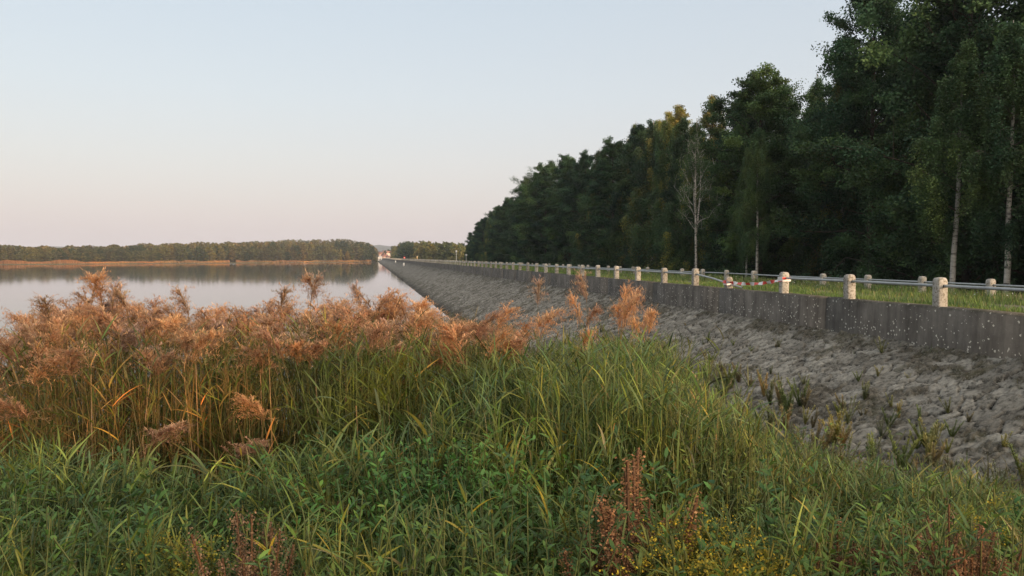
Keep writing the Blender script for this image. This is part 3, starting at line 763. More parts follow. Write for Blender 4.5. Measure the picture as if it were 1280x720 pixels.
# houses at the far end
def house(px, f, w_, d_, h, rh, wall, roof, label, rz=0., zb=1.0):
    x, y = rf((px - 640) / F * f, f); t = empty('house', (x, y, zb), rz, label, 'house')
    m = MB().box(-w_ / 2, w_ / 2, -d_ / 2, d_ / 2, -2, h, wall)
    m.add([(-w_ / 2, -d_ / 2, h), (-w_ / 2, d_ / 2, h), (-w_ / 2, 0, h + rh * .96), (-w_ / 2, 0, h + rh * .96), (w_ / 2, -d_ / 2, h), (w_ / 2, d_ / 2, h), (w_ / 2, 0, h + rh * .96), (w_ / 2, 0, h + rh * .96)], [(0, 1, 2, 3), (4, 6, 5, 7)], wall)
    m.build('walls', M_house, t)
    e = .35; r = MB()
    for sy in (-1, 1):
        a = [(-w_ / 2 - e, sy * (d_ / 2 + e), h - .1), (w_ / 2 + e, sy * (d_ / 2 + e), h - .1), (w_ / 2 + e, 0, h + rh), (-w_ / 2 - e, 0, h + rh)]
        r.add(a + [(p[0], p[1], p[2] + .18) for p in a], [(0, 1, 2, 3), (4, 5, 6, 7), (0, 1, 5, 4), (1, 2, 6, 5), (2, 3, 7, 6), (3, 0, 4, 7)], roof)
    ro = r.build('roof', M_house, t); KIDS.setdefault(ro.name, [])
    MB().box(w_ * .2, w_ * .2 + .6, -.3 + .8, .3 + .8, h, h + rh + .7, (.3, .16, .12)).build('chimney', M_house, ro)
    for wx in ((-.3, .0, .3) if w_ > 7 else (-.25, .25)):
        MB().box(wx * w_ - .5, wx * w_ + .5, -d_ / 2 - .04, -d_ / 2 + .02, 1.1, 2.3, (.05, .06, .07)).build('window', M_paint, t)
    MB().box(w_ * .15 - .4, w_ * .15 + .4, -d_ / 2 - .03, -d_ / 2 + .02, 0, 2.1, (.14, .09, .06)).build('door', M_paint, t)
house(473.6, 850, 6, 5, 3.4, 1.6, (.80, .78, .74), (.55, .52, .50), 'small bright white building at the far end of the dam', .1)
house(487.6, 838, 8, 6, 3.6, 1.8, (.78, .75, .70), (.35, .20, .15), 'white cottage right of the bright building at the dam end', -.2)
house(477.5, 930, 9, 7, 6.5, 3.0, (.62, .48, .40), (.32, .15, .10), 'pinkish house with red roof behind the white buildings', .3, 2)
house(484.2, 960, 11, 7, 7.2, 3.0, (.66, .55, .44), (.36, .18, .12), 'cream house with red roof highest in the distant village', .0, 3)
house(480.8, 890, 7, 6, 4.6, 2.4, (.55, .42, .34), (.30, .14, .10), 'low tan house between the two white buildings', -.3, 1)
place_f = lambda px, f: rf((px - 640) / F * f, f)

# poles and markers on the crest
def pole(px, X, h, label, head, c=(.7, .7, .66)):
    al = TH + math.atan((px - 640) / F); y = X / math.tan(al); z = float(dam_z(X)) if X > 11.2 else float(slope_z(X))
    t = empty('marker_pole', (X, y, z), 0, label, 'pole'); m = MB(); tubes(m, np.array([[(0, 0, -.2), (0, 0, h)]]), .07, np.array(c), 8); m.build('pole', M_paint, t)
    m = MB()
    if head == 'box': m.box(-.17, .17, -.14, .14, h - .45, h + .12, (.82, .82, .8)).box(-.2, .2, -.17, .17, h + .12, h + .17, (.3, .3, .3)); m.build('lamp_head', M_paint, t)
    elif head == 'plate': m.box(-.22, .22, -.10, -.07, h - .5, h - .1, (.5, .52, .5)); m.build('plate', M_paint, t)
    elif head == 'red': m.box(-.45, .45, -.12, -.08, h - .8, h + .1, (.55, .04, .03)).box(-.28, .28, -.125, -.122, h - .42, h - .28, (.8, .8, .8)); m.build('plate', M_paint, t)
    elif head == 'cap': m.box(-.16, .16, -.16, .16, h * .1, h - .1, (.62, .42, .22)).box(-.19, .19, -.19, .19, h - .1, h, (.7, .68, .6)); m.build('casing', M_paint, t)
pole(570.5, 20.0, 3.0, 'white lamp pole rising above the distant railing, left of a thinner pole', 'box')
pole(582.7, 20.4, 2.5, 'thin grey pole with small plate before the near wood', 'plate', (.4, .42, .4))
pole(505.5, 17.2, 1.5, 'red sign board on a pole far along the dam', 'red')
pole(521.5, 19.4, 1.9, 'ochre marker post beyond the distant railing', 'cap')
for px, X, lab in ((494.5, 9.9, 'white gauge post farther along on the stone slope'), (504.8, 9.4, 'nearer white gauge post on the stone slope')):
    al = TH + math.atan((px - 640) / F); y = X / math.tan(al); z = slope_z(X)
    t = empty('gauge_post', (X, y, z), 0, lab, 'post')
    MB().box(-.22, .22, -.2, .2, -.2, .95, (.75, .73, .68)).build('shaft', M_paint, t); MB().box(-.27, .27, -.25, .25, .95, 1.08, (.5, .5, .47)).build('cap', M_paint, t)
st_sp = None
for k, (px, f, h) in enumerate(((493.5, 190, .55), (502.6, 145, .6), (497, 170, .5), (499.5, 155, .45), (490.5, 230, .6))):
    x, y = place_f(px, f)
    if st_sp is None:
        m = MB(); tubes(m, np.array([[(0, 0, -1.5), (.02, 0, 1)]]), .045, np.array((.05, .04, .03)), 6); o = m.build('wooden_stake', M_bark)
        tag(o, 'thin dark stake in the water beside the stone slope', 'stake', 'stakes in the water by the slope'); st_sp = o
    else: o = st_sp.copy(); COL.objects.link(o)
    o.location = (x, y, h - 1 + .1); o.rotation_euler = (0, random.uniform(-.1, .1), 0)

# ------------------------------------------------------------------ grass on the crest
g = np.random.default_rng(13)
def crest_grass(n, y0, y1, w, hmul=1.0):
    y = y0 * (y1 / y0) ** g.uniform(0, 1, n); x = g.uniform(11.42, 22.5, n); x = np.where((x > 13.2) & (x < 15.9) & (g.uniform(size=n) < .75), 11.42 + g.uniform(0, 1.7, n), x)
    h = (.10 + .17 * vn(x * 1.1, y * .6, 3) + .18 * ss(17, 19, x)) * g.uniform(.6, 1.35, n) * hmul
    t = vn(x * .8, y * .35, 4)[:, None]
    c = np.array([.105, .185, .040]) * t + np.array([.150, .190, .060]) * (1 - t); dry = (g.uniform(size=n) < .10 + .12 * (x > 17))[:, None]
    c = np.where(dry, np.array([.22, .19, .10]), c) * g.uniform(.75, 1.25, (n, 1))
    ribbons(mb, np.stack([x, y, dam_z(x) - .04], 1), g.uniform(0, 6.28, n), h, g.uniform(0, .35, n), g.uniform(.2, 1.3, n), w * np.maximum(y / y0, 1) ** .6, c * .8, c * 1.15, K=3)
mb = MB()
crest_grass(42000, 8, 30, .011); crest_grass(45000, 26, 90, .03); crest_grass(22000, 80, 330, .09)
tag(mb.build('crest_grass', M_grass), 'green grass with dry stalks growing on the dam crest between the railings', 'grass', kind='stuff')
mb = MB(); n = 420; y = g.uniform(14, 40, n); x = g.uniform(12, 18, n) + 0
k = vn(x * .8, y * .4, 9) > .52; x, y = x[k], y[k]; zt = dam_z(x) + g.uniform(.22, .42, len(x))
leaves(mb, np.stack([x, y, zt], 1), .045, (.7, .7, .62), g, up=2)
ribbons(mb, np.stack([x, y, zt - .38], 1), 0, .38, 0., 0., .004, (.06, .09, .03), (.06, .09, .03), K=2)
tag(mb.build('white_wildflowers', M_herb), 'tiny white wildflowers scattered in the crest grass', 'flowers', kind='stuff')

# ------------------------------------------------------------------ reeds
def reed_leaves(mb, P, fr, g, az0, ln, wd, cols, bend=(0.2, 1.1), Kk=6):
    """leaves at the fractions fr along the stem polyline P (K,3)"""
    s = np.linspace(0, 1, len(P)); base = np.stack([np.interp(fr, s, P[:, i]) for i in range(3)], 1); n = len(fr)
    c = pick(cols, n, g)
    ribbons(mb, base, az0 + np.arange(n) * math.pi + g.normal(0, .45, n), ln, g.uniform(.45, 1.15, n), g.uniform(*bend, n), wd, c * .9, c * 1.05, K=Kk, twist=g.normal(0, .4, n), wtop=.02, p=1.3)
GR = [(0.104, 0.14, 0.029), (0.128, 0.162, 0.032), (0.085, 0.124, 0.03)]
GOLD = [(.22, .165, .050), (.17, .160, .050), (.28, .17, .062), (.14, .145, .045)]
def stem_poly(g, H, lean, az):
    s = np.linspace(0, 1, 8); x = lean * H * (.35 * s + .65 * s ** 2.2)
    return np.stack([x * math.cos(az), x * math.sin(az), s * H * math.sqrt(max(.2, 1 - lean ** 2))], 1)
def plume(mb, top, az, g, size, cols, nb=60, droop=1.0):
    L = size; s = np.linspace(0, 1, 6)
    ph = .12 + droop * 1.0 * s; st2 = L / 5
    h = np.r_[0, np.cumsum(np.sin(ph[:-1]) * st2)]; v = np.r_[0, np.cumsum(np.cos(ph[:-1]) * st2)]
    RP = np.stack([top[0] + h * math.cos(az), top[1] + h * math.sin(az), top[2] + v], 1)
    tubes(mb, RP[None], .0035, np.array((.20, .12, .06)), 4)
    fr = g.uniform(0, .98, nb); base = np.stack([np.interp(fr, s, RP[:, i]) for i in range(3)], 1)
    a2 = az + g.normal(0, .85, nb); ln = size * g.uniform(.5, 1.15, nb) * (1.1 - .55 * fr)
    c = pick(cols, nb, g, .15)
    Pm = ribbons(mb, base, a2, ln, g.uniform(.3, 1.0, nb), g.uniform(1.2, 2.5, nb) * np.maximum(droop, .75), .004, c * .8, c, K=5, wtop=.4)
    K = Pm.shape[1]; m = 22; t = g.uniform(.12, 1, (nb, m)) * (K - 1.001); i0 = t.astype(int); fr2 = (t - i0)[..., None]; ar = np.arange(nb)[:, None]
    c0 = (Pm[ar, i0] * (1 - fr2) + Pm[ar, i0 + 1] * fr2).reshape(-1, 3); n = len(c0)
    cc = np.repeat(c, m, 0) * g.uniform(.8, 1.35, (n, 1))
    ribbons(mb, c0, np.repeat(a2, m) + g.normal(0, .9, n), g.uniform(.022, .060, n), g.uniform(.5, 1.6, n), g.uniform(.2, 1.2, n), .0068, cc, cc * 1.15, K=2, wtop=.2)
PLC = [(.45, .260, .145), (.53, .315, .175), (.40, .240, .145), (.60, .38, .22)]
PLP = [(.36, .25, .19), (.42, .29, .22), (.32, .23, .16)]
def make_reed(seed, H, lean, psize, gold, pc, droop=1.0):
    g = np.random.default_rng(seed); az = g.uniform(0, 6.28)
    root = empty('reed', (0, 0, 0), 0, 'reed', 'reed'); KIDS[root.name] = []
    P = stem_poly(g, H, lean, az); psize *= 1.08; m = MB(); tubes(m, P[None], np.linspace(.0055, .0025, 8)[None], np.array((.16, .13, .05) if gold else (.10, .115, .04)), 5)
    m.build('stem', M_reed, root)
    m = MB(); nl = int(g.integers(10, 15)); fr = np.linspace(.20, .84, nl)
    reed_leaves(m, P, fr, g, az, g.uniform(.26, .46, nl), g.uniform(.010, .017, nl), GOLD + GR[:1] if gold else GR + GOLD[1:2]); m.build('leaves', M_reed, root)
    m = MB(); plume(m, P[-1], az + g.normal(0, .4), g, psize, pc, droop=droop); m.build('plume', M_plume, root)
    return Spawner(root)
RP_ = [make_reed(60 + i, 2.95, *a) for i, a in enumerate(((.10, .30, True, PLC), (.16, .34, True, PLC, 1.15), (.06, .27, True, PLC, .8), (.12, .32, False, PLC), (.20, .36, True, PLC, 1.3), (.08, .25, False, PLP, .6), (.05, .28, True, PLP, .5), (.14, .30, False, PLC, 1.1)))]
RL = ['reed with a nodding orange brown plume and golden leaves', 'reed with a wide drooping orange plume', 'slim reed with a compact orange plume', 'green leaved reed with an orange brown plume',
      'leaning reed with a heavy hanging plume', 'green reed with a small purplish upright plume', 'straight reed with a thin purplish brown plume', 'green reed bending under an orange plume']
g = np.random.default_rng(14)
def bz(x, y): return float(gz(np.array(x), np.array(y)))
def put_reed(px, f, top_y, i=None, rz=None):
    x, y = rf((px - 640) / F * f, f); zb = bz(x, y); zt = CAM_Z + (322.3 - top_y) / F * f; H = zt - zb
    i = int(g.integers(0, 8)) if i is None else i; s = (H - .05) / 3.02
    w_ = g.uniform(.8, 1.15) * (.68 if px > 655 else 1)
    RP_[i].put((x, y, zb - .03), g.uniform(0, 6.28) if rz is None else rz, (w_, w_, s), RL[i], 'plumed reeds between the path and the water')
def gline(px): return 44 * (vn(np.asarray(px) / 46., np.asarray(px) * 0 + 7.3) - .5) * (np.asarray(px) < 560) + 16 * (vn(np.asarray(px) / 24., np.asarray(px) * 0 + 2.3) - .5) + np.interp(px, [-60, 0, 200, 330, 400, 480, 540, 640, 760, 810, 850, 900, 960, 1020, 1100, 1200, 1290, 1340], [556, 552, 568, 560, 545, 520, 490, 425, 398, 414, 446, 478, 520, 560, 572, 582, 600, 612])
def reed_line(px): return np.interp(px, [-60, 0, 40, 90, 150, 220, 300, 380, 450, 530, 560, 620, 680, 740, 800], [425, 418, 396, 372, 374, 388, 382, 378, 370, 372, 400, 392, 404, 384, 392])
n = 0
while n < 205:
    px = g.uniform(-40, 535) if g.uniform() < .93 else g.uniform(535, 660); f = g.uniform(6.4, 13.5)
    d = abs(g.normal(0, 1)) * 24 + (0 if f > 8 else 14)
    put_reed(px, f, reed_line(px) + d + 17); n += 1
for px, f, ty, i in ((728, 8.2, 378, 1), (760, 8.6, 380, 4), (778, 9, 392, 1), (655, 9, 402, 3), (640, 8.8, 398, 4), (580, 8.4, 390, 3), (606, 8.8, 400, 4), (590, 7.6, 412, 1), (545, 7.8, 420, 1), (815, 8.6, 404, 4), (105, 7.6, 352, 0), (146, 7.9, 350, 2), (128, 8.4, 362, 6), (60, 8.0, 372, 5), (375, 9.0, 352, 6), (412, 9.2, 350, 2), (188, 8.2, 364, 5), (252, 8.5, 368, 6), (330, 8.6, 362, 5), (470, 10, 358, 5),
                     (668, 9.5, 357, 6), (745, 9.0, 350, 6), (600, 8.2, 386, 1), (618, 8.0, 392, 4), (560, 8.0, 392, 1), (540, 8.4, 400, 4), (634, 7.6, 428, 7), (752, 8.2, 366, 1), (772, 8.4, 368, 4), (735, 8.0, 374, 4),
                     (785, 8.2, 384, 2), (802, 8.2, 392, 2), (700, 9.2, 386, 7), (190, 6.4, 392, 1), (200, 6.3, 410, 4), (75, 6.2, 505, 1), (135, 6.2, 515, 4), (355, 6.0, 505, 1), (238, 5.6, 566, 7), (455, 5.0, 602, 0),
                     (40, 6.6, 440, 1), (20, 6.4, 458, 4), (245, 6.8, 440, 7), (395, 7.0, 395, 1), (440, 7.0, 400, 4), (500, 8, 385, 0), (480, 7.4, 400, 1), (350, 7.0, 420, 7), (720, 8.6, 408, 4), (668, 8.0, 420, 7), (648, 7.8, 520, 5)):
    put_reed(px, f, ty + 12, i); n += 1
# dry tan canes without leaves
g2 = np.random.default_rng(15); cane = None
for k, (px, f, ty, ln_) in enumerate(((340, 6.6, 408, .02), (428, 6.6, 424, .0), (328, 6.7, 432, .0), (148, 6.5, 420, .10), (250, 6.5, 470, .05), (412, 6.6, 470, -.1), (455, 6.2, 500, .1), (565, 5.2, 520, .12), (868, 5.2, 510, -.12), (872, 5.4, 535, -.1), (246, 6.6, 440, .06), (108, 6.4, 470, -.05))):
    if cane is None:
        m = MB(); s = np.linspace(0, 1, 7); tubes(m, np.stack([.04 * s ** 2, .02 * s, s], 1)[None], np.linspace(.0075, .004, 7)[None], np.array((.36, .23, .12)), 6); o = cane = m.build('dry_cane', M_reed)
        tag(o, 'bare straw coloured reed cane standing among green reeds', 'cane', 'dry canes among the reeds')
    else: o = cane.copy(); COL.objects.link(o)
    x, y = rf((px - 640) / F * f, f); zb = bz(x, y); o.location = (x, y, zb); o.scale = (1, 1, CAM_Z + (322.3 - ty) / F * f - zb); o.rotation_euler = (0, ln_, g2.uniform(0, 6))

# plumeless mass of the reed bed
def veg_pts(n, pxr, fr, fp=1.0):
    px = g.uniform(*pxr, n); f = fr[0] + (fr[1] - fr[0]) * g.uniform(0, 1, n) ** fp
    x, y = rf((px - 640) / F * f, f); return px, f, x, y, gz(x, y)
def reed_mass(mb, n, pxr, fr, top, cols, wl=.0125, nl=14, stemc=(.17, .16, .06), spread=40, bend=(.1, .9), lnr=(.14, .32)):
    px, f, x, y, zb = veg_pts(n, pxr, fr)
    zt = CAM_Z + (322.3 - (top(px) + 24 + np.abs(g.normal(0, spread, n)))) / F * f; H = np.clip(zt - zb, .5, 3.6)
    lean = np.abs(g.normal(0, .12, n)); az = g.uniform(0, 6.28, n); s = np.linspace(0, 1, 6)
    hx = (lean * H)[:, None] * (.3 * s + .7 * s ** 2)
    P = np.stack([x[:, None] + hx * np.cos(az)[:, None], y[:, None] + hx * np.sin(az)[:, None], zb[:, None] - .03 + H[:, None] * s], -1)
    tubes(mb, P, np.linspace(.005, .002, 6)[None], np.array(stemc) * g.uniform(.6, 1.4, (n, 1)), 3)
    fr_ = (g.uniform(.15, 1.0, (n, nl)) ** .8); t = fr_ * 4.999; i0 = t.astype(int); ff = (t - i0)[..., None]; ar = np.arange(n)[:, None]
    base = (P[ar, i0] * (1 - ff) + P[ar, i0 + 1] * ff).reshape(-1, 3); m = n * nl
    c = .9 * pick(cols, m, g) * np.repeat(g.uniform(.5, 1.4, (n, 1)) * np.where(g.uniform(size=(n, 1)) < .12, np.array([[1.9, 1.25, .9]]), 1), nl, 0)
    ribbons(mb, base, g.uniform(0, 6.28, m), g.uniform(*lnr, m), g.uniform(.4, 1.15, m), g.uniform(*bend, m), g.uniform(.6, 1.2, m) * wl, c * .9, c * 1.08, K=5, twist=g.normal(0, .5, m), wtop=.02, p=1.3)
mb = MB()
reed_mass(mb, 1500, (-60, 320), (6.4, 12), reed_line, GOLD + [(.34, .20, .08)] + GR + GR, spread=38, stemc=(.19, .13, .05))
reed_mass(mb, 1500, (260, 640), (6.6, 12), reed_line, GR + GOLD[1:2] + GOLD[3:], spread=38)
reed_mass(mb, 420, (400, 680), (6.0, 7.4), lambda p: reed_line(p) + 30, GR, spread=34, stemc=(.10, .13, .05))
reed_mass(mb, 130, (-40, 900), (5.4, 8.5), lambda p: np.maximum(reed_line(p) + 60, gline(p) - 55), [(.34, .26, .13), (.40, .24, .10)], wl=.012, nl=4, spread=26, stemc=(.36, .27, .14))
reed_mass(mb, 950, (520, 850), (7.4, 13), lambda p: reed_line(p) + 2, GR + [(.10, .11, .045)], spread=30, stemc=(.11, .12, .05))
reed_mass(mb, 500, (540, 640), (12, 20), lambda p: np.interp(p, [540, 560, 640], [368, 366, 384]), [(.10, .105, .055), (.13, .11, .06)], wl=.012, spread=10, stemc=(.14, .11, .06))
tag(mb.build('reed_bed', M_reed), 'dense green and golden reed leaves and stems beneath the orange plumes', 'reeds', kind='stuff')
# faint small plumes deep in the bed
mb = MB()
for k in range(215):
    px = g.uniform(-40, 545); f = g.uniform(8, 13); x, y = rf((px - 640) / F * f, f)
    plume(mb, (x, y, CAM_Z + (322.3 - (reed_line(px) + abs(g.normal(0, 24)) + 27)) / F * f), g.uniform(0, 6.28), g, g.uniform(.22, .36), PLC + PLC + PLP, nb=26)
tag(mb.build('reed_plume_haze', M_plume), 'soft mass of orange brown plumes deep in the reed bed', 'plumes', kind='stuff')

# ------------------------------------------------------------------ tall grass and herbs in front
def grass_mass(mb, n, pxr, fr, top, cols, w=.012, ln=(.18, .52), jit=35, K=6, depth=55, bend=(.5, 1.9)):
    """blades standing on the bank; the height of the stand follows the photograph's outline"""
    nc = max(8, n // 42); px, f, x, y, zb = veg_pts(nc, pxr, fr); ci = g.integers(0, nc, n)
    sp = g.uniform(.03, .16, nc)[ci]; x = x[ci] + g.normal(0, 1, n) * sp; y = y[ci] + g.normal(0, 1, n) * sp; px, f = px[ci], f[ci]; zb = gz(x, y)
    hc = g.uniform(.72, 1.22, nc)[ci]; cc_ = (g.uniform(.45, 1.45, (nc, 1)) * np.array([(1, 1, 1), (1.35, 1.1, .8), (.8, .95, 1.1), (1.9, 1.25, 1.0)])[g.choice(4, nc, p=[.45, .25, .22, .08])])[ci]; azc = g.uniform(0, 6.28, nc)[ci]; wc = g.uniform(.55, 1.7, nc)[ci]
    f0 = np.clip((f - fr[0]) / (fr[1] - fr[0]), 0, 1)
    H = np.clip(CAM_Z + (322.3 - top(px)) / F * fr[1] - gz(*rf((px - 640) / F * fr[1], np.full(n, fr[1]))), .35, 2.1)
    H = H * hc * (.80 + .35 * vn(x * 1.7, y * 1.7, 41)) * (1 - .25 * (1 - f0))
    L = g.uniform(*ln, n); L = np.minimum(L, H * .95)
    z0 = zb + np.maximum(H - L * .85, 0) * g.uniform(.25, 1.0, n)
    t = vn(x * .9, y * .9, 43)[:, None]; c = pick(cols, n, g) * (.68 + .36 * t) * cc_; dry = (g.uniform(size=n) < .05)[:, None]; c = np.where(dry, np.array([.30, .24, .11]), c)
    az = azc + g.normal(0, 1.3, n)
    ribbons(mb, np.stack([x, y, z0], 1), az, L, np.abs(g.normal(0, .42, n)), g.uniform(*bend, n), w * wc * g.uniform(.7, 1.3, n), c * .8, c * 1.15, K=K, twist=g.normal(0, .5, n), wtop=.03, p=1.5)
    k = g.uniform(size=n) < .12                    # culms carrying the blades
    P = np.stack([np.stack([x[k], y[k], zb[k]], 1), np.stack([x[k] + .02, y[k], (zb + z0)[k] / 2], 1), np.stack([x[k] + .04, y[k] + .02, z0[k] + L[k] * .5], 1)], 1)
    tubes(mb, P, .0028, c[k] * 1.0, 3)
GG = [(0.122, 0.174, 0.037), (0.152, 0.199, 0.039), (0.101, 0.152, 0.037), (0.181, 0.212, 0.038), (0.129, 0.168, 0.048)]
GD = [(0.091, 0.135, 0.035), (0.109, 0.154, 0.037), (0.137, 0.174, 0.038)]
mb = MB()
grass_mass(mb, 34000, (-60, 420), (4.2, 7.2), lambda p: gline(p) + 26, GD + GG[:2], .0115)
grass_mass(mb, 34000, (380, 860), (4.6, 8.6), lambda p: gline(p) + 26, GG, .0105)
grass_mass(mb, 16000, (380, 880), (8.0, 11.5), lambda p: gline(p) + 4, GG + [(.10, .115, .05)], .013)
grass_mass(mb, 26000, (840, 1340), (5.0, 8.3), lambda p: gline(p) + 14, GG + [(.10, .115, .045), (.085, .10, .05)], .011)
grass_mass(mb, 44000, (-60, 1340), (2.7, 5.0), lambda p: np.interp(p, [-60, 300, 600, 900, 1340], [640, 650, 620, 640, 655]), GD + GG[:3], .0085, (.18, .45))
tag(mb.build('tall_grass', M_grass), 'lush tall green grass filling the bank in front of the reeds', 'grass', kind='stuff')

# large single reed blades and young shoots rising from the grass
mb = MB()
SHC = [(0.11, 0.18, 0.044), (0.136, 0.21, 0.05), (0.091, 0.15, 0.044), (0.175, 0.222, 0.05), (0.097, 0.156, 0.061)]
reed_mass(mb, 900, (-60, 420), (4.4, 7.4), lambda p: gline(p) - 12, SHC, wl=.0125, nl=16, spread=34, stemc=(.12, .15, .05), lnr=(.12, .30))
reed_mass(mb, 1500, (380, 880), (4.8, 9.5), lambda p: gline(p) - 8, SHC, wl=.0120, nl=17, spread=42, stemc=(.12, .15, .05), lnr=(.12, .30))
reed_mass(mb, 1100, (820, 1340), (4.8, 8.3), lambda p: gline(p) - 12, SHC + [(.15, .16, .06)], wl=.0105, nl=16, spread=26, stemc=(.13, .14, .05), lnr=(.10, .24))
reed_mass(mb, 900, (-60, 1340), (3.0, 5.0), lambda p: np.interp(p, [-60, 300, 600, 900, 1340], [610, 620, 590, 610, 630]), SHC, wl=.0105, nl=17, spread=40, stemc=(.12, .14, .05), lnr=(.10, .24))
tag(mb.build('leafy_shoots', M_reed), 'dense leafy green shoots crowding the bank between reeds and herbs', 'greenery', kind='stuff')
mb = MB()
reed_mass(mb, 75, (-30, 760), (4.4, 7.0), lambda p: np.interp(p, [0, 300, 420, 700], [560, 560, 470, 520]), [(.12, .17, .060), (.15, .19, .06), (.10, .15, .055), (.22, .22, .05)], wl=.021, nl=8, spread=40, bend=(.5, 1.6), stemc=(.11, .13, .05), lnr=(.3, .55))
reed_mass(mb, 55, (660, 1040), (5.0, 8.5), lambda p: np.interp(p, [660, 1000], [470, 545]), [(.13, .18, .05), (.22, .22, .04)], wl=.018, nl=8, spread=25, bend=(.5, 1.4), stemc=(.11, .13, .05), lnr=(.3, .5))
tag(mb.build('young_reed_shoots', M_reed), 'broad bladed young reed shoots poking through the tall grass', 'reeds', kind='stuff')

def herb_mass(mb, n, pxr, fr, top, cols, leaf=.05, nl=26, aspect=.55, patch=.45, seed=50):
    px, f, x, y, zb = veg_pts(n, pxr, fr)
    k = vn(x * 1.1, y * 1.1, seed) > patch; px, f, x, y, zb = px[k], f[k], x[k], y[k], zb[k]; n = len(x)
    H = np.clip(CAM_Z + (322.3 - top(px)) / F * f - zb, .3, 1.5) * g.uniform(.75, 1.05, n)
    az = g.uniform(0, 6.28, n); lean = g.uniform(0, .65, n); s = np.linspace(0, 1, 4)
    P = np.stack([x[:, None] + (lean * H)[:, None] * s * np.cos(az)[:, None], y[:, None] + (lean * H)[:, None] * s * np.sin(az)[:, None], zb[:, None] + H[:, None] * s], -1)
    tubes(mb, P, .003, np.array((.07, .09, .035)), 3)
    t = (g.uniform(.25, 1, (n, nl))) * 2.999; i0 = t.astype(int); ff = (t - i0)[..., None]; ar = np.arange(n)[:, None]
    base = (P[ar, i0] * (1 - ff) + P[ar, i0 + 1] * ff).reshape(-1, 3); m = len(base); c = pick(cols, m, g) * np.repeat(g.uniform(.8, 1.2, (n, 1)), nl, 0)
    ribbons(mb, base, g.uniform(0, 6.28, m), leaf * g.uniform(.8, 1.9, m), g.uniform(.7, 1.3, m), g.uniform(.2, .9, m), leaf * aspect * g.uniform(.7, 1.2, m), c * .9, c * 1.05, K=3, wtop=.03, wb=.2, wpos=.45, twist=g.normal(0, .3, m))
mb = MB()
herb_mass(mb, 1500, (-60, 1340), (3.2, 5.8), lambda p: np.interp(p, [-60, 300, 450, 620, 900, 1340], [608, 612, 560, 570, 610, 640]), [(.060, .130, .034), (.045, .105, .032), (.085, .150, .036)], leaf=.046, nl=30, aspect=.6, patch=.52, seed=57)
herb_mass(mb, 1200, (560, 1000), (4.6, 8.4), lambda p: gline(p) - 4, [(.085, .150, .038), (.12, .165, .042), (.060, .115, .036)], leaf=.036, nl=34, patch=.50, seed=58)
herb_mass(mb, 1700, (-60, 1340), (2.6, 4.8), lambda p: np.interp(p, [-60, 400, 900, 1340], [640, 640, 650, 660]), [(.066, .125, .030), (.085, .145, .034), (.055, .110, .028)], leaf=.030, nl=44, patch=.50)
herb_mass(mb, 700, (450, 620), (4.0, 5.6), lambda p: np.full(len(p), 566), [(.055, .140, .034), (.068, .160, .038)], leaf=.038, nl=40, patch=.2, seed=52)
herb_mass(mb, 900, (-60, 520), (4.4, 6.2), lambda p: np.full(len(p), 588), [(.07, .125, .032), (.09, .14, .036)], leaf=.035, patch=.5, seed=53)
herb_mass(mb, 1300, (820, 1340), (4.2, 7.8), lambda p: gline(p) + 30, [(.09, .135, .034), (.115, .15, .036)], leaf=.030, patch=.42, seed=54)
tag(mb.build('leafy_herbs', M_herb), 'dark green broad leaved herbs and nettles low in the foreground', 'herbs', kind='stuff')

# ------------------------------------------------------------------ single plants
def make_dock(seed, H, col):
    g = np.random.default_rng(seed); root = empty('dock_plant', (0, 0, 0), 0, 'dock', 'dock plant'); KIDS[root.name] = []
    nb = 14; az = g.uniform(0, 6.28, nb); s = np.linspace(0, 1, 6); b0 = g.uniform(.3, .6, nb) * H; b0[0] = 0
    L = np.where(np.arange(nb) == 0, H, (H - b0) * g.uniform(.55, .95, nb)); ln = np.where(np.arange(nb) == 0, .03, g.uniform(.15, .4, nb))
    P = np.stack([(ln * L)[:, None] * (s ** .7) * np.cos(az)[:, None], (ln * L)[:, None] * (s ** .7) * np.sin(az)[:, None], b0[:, None] + L[:, None] * s * .97], -1)
    m = MB(); tubes(m, P, .004, np.array((.14, .07, .035)), 4); m.build('stems', M_herb, root)
    n = 9500; k = g.integers(0, nb, n); t = g.uniform(.22, 1, n) ** .9 * 4.999; i0 = t.astype(int); ff = (t - i0)[:, None]
    c = P[k, i0] * (1 - ff) + P[k, i0 + 1] * ff
    c = c + g.normal(0, .011, (n, 3)); whorl = (np.sin(c[:, 2] * 130) * .5 + .5); keep = g.uniform(size=n) < .55 + .45 * whorl; c = c[keep]
    m = MB(); leaves(m, c, g.uniform(.0055, .0105, len(c)), pick([col, tuple(np.array(col) * 1.35), tuple(np.array(col) * .7)], len(c), g), g, aspect=.8); m.build('seed_heads', M_plume, root)
    nl = 7; m = MB(); c = pick([(.09, .10, .035), (.16, .09, .04)], nl, g)
    ribbons(m, np.c_[np.zeros((nl, 2)), g.uniform(.05, .4, nl) * H], g.uniform(0, 6.28, nl), g.uniform(.18, .3, nl), g.uniform(.5, 1, nl), g.uniform(.4, 1.2, nl), .05, c, c, K=5, wb=.2, wpos=.45); m.build('leaves', M_herb, root)
    return Spawner(root)
DP = [make_dock(70, 1.0, (.25, .140, .085)), make_dock(71, .9, (.22, .145, .09)), make_dock(72, 1.05, (.19, .12, .075))]
def put_plant(sp, px, f, ty, Hn, label, group=None, wmul=1.0):
    x, y = rf((px - 640) / F * f, f); zb = bz(x, y); H = CAM_Z + (322.3 - ty) / F * f - zb; s = H / Hn; w_ = np.clip(s, .6, 1.25) * wmul
    return sp.put((x, y, zb), g.uniform(0, 6.28), (w_, w_, s), label, group)
put_plant(DP[0], 797, 3.15, 564, 1.0, 'tallest rusty brown dock seed spike, standing alone right of centre', wmul=1.35)
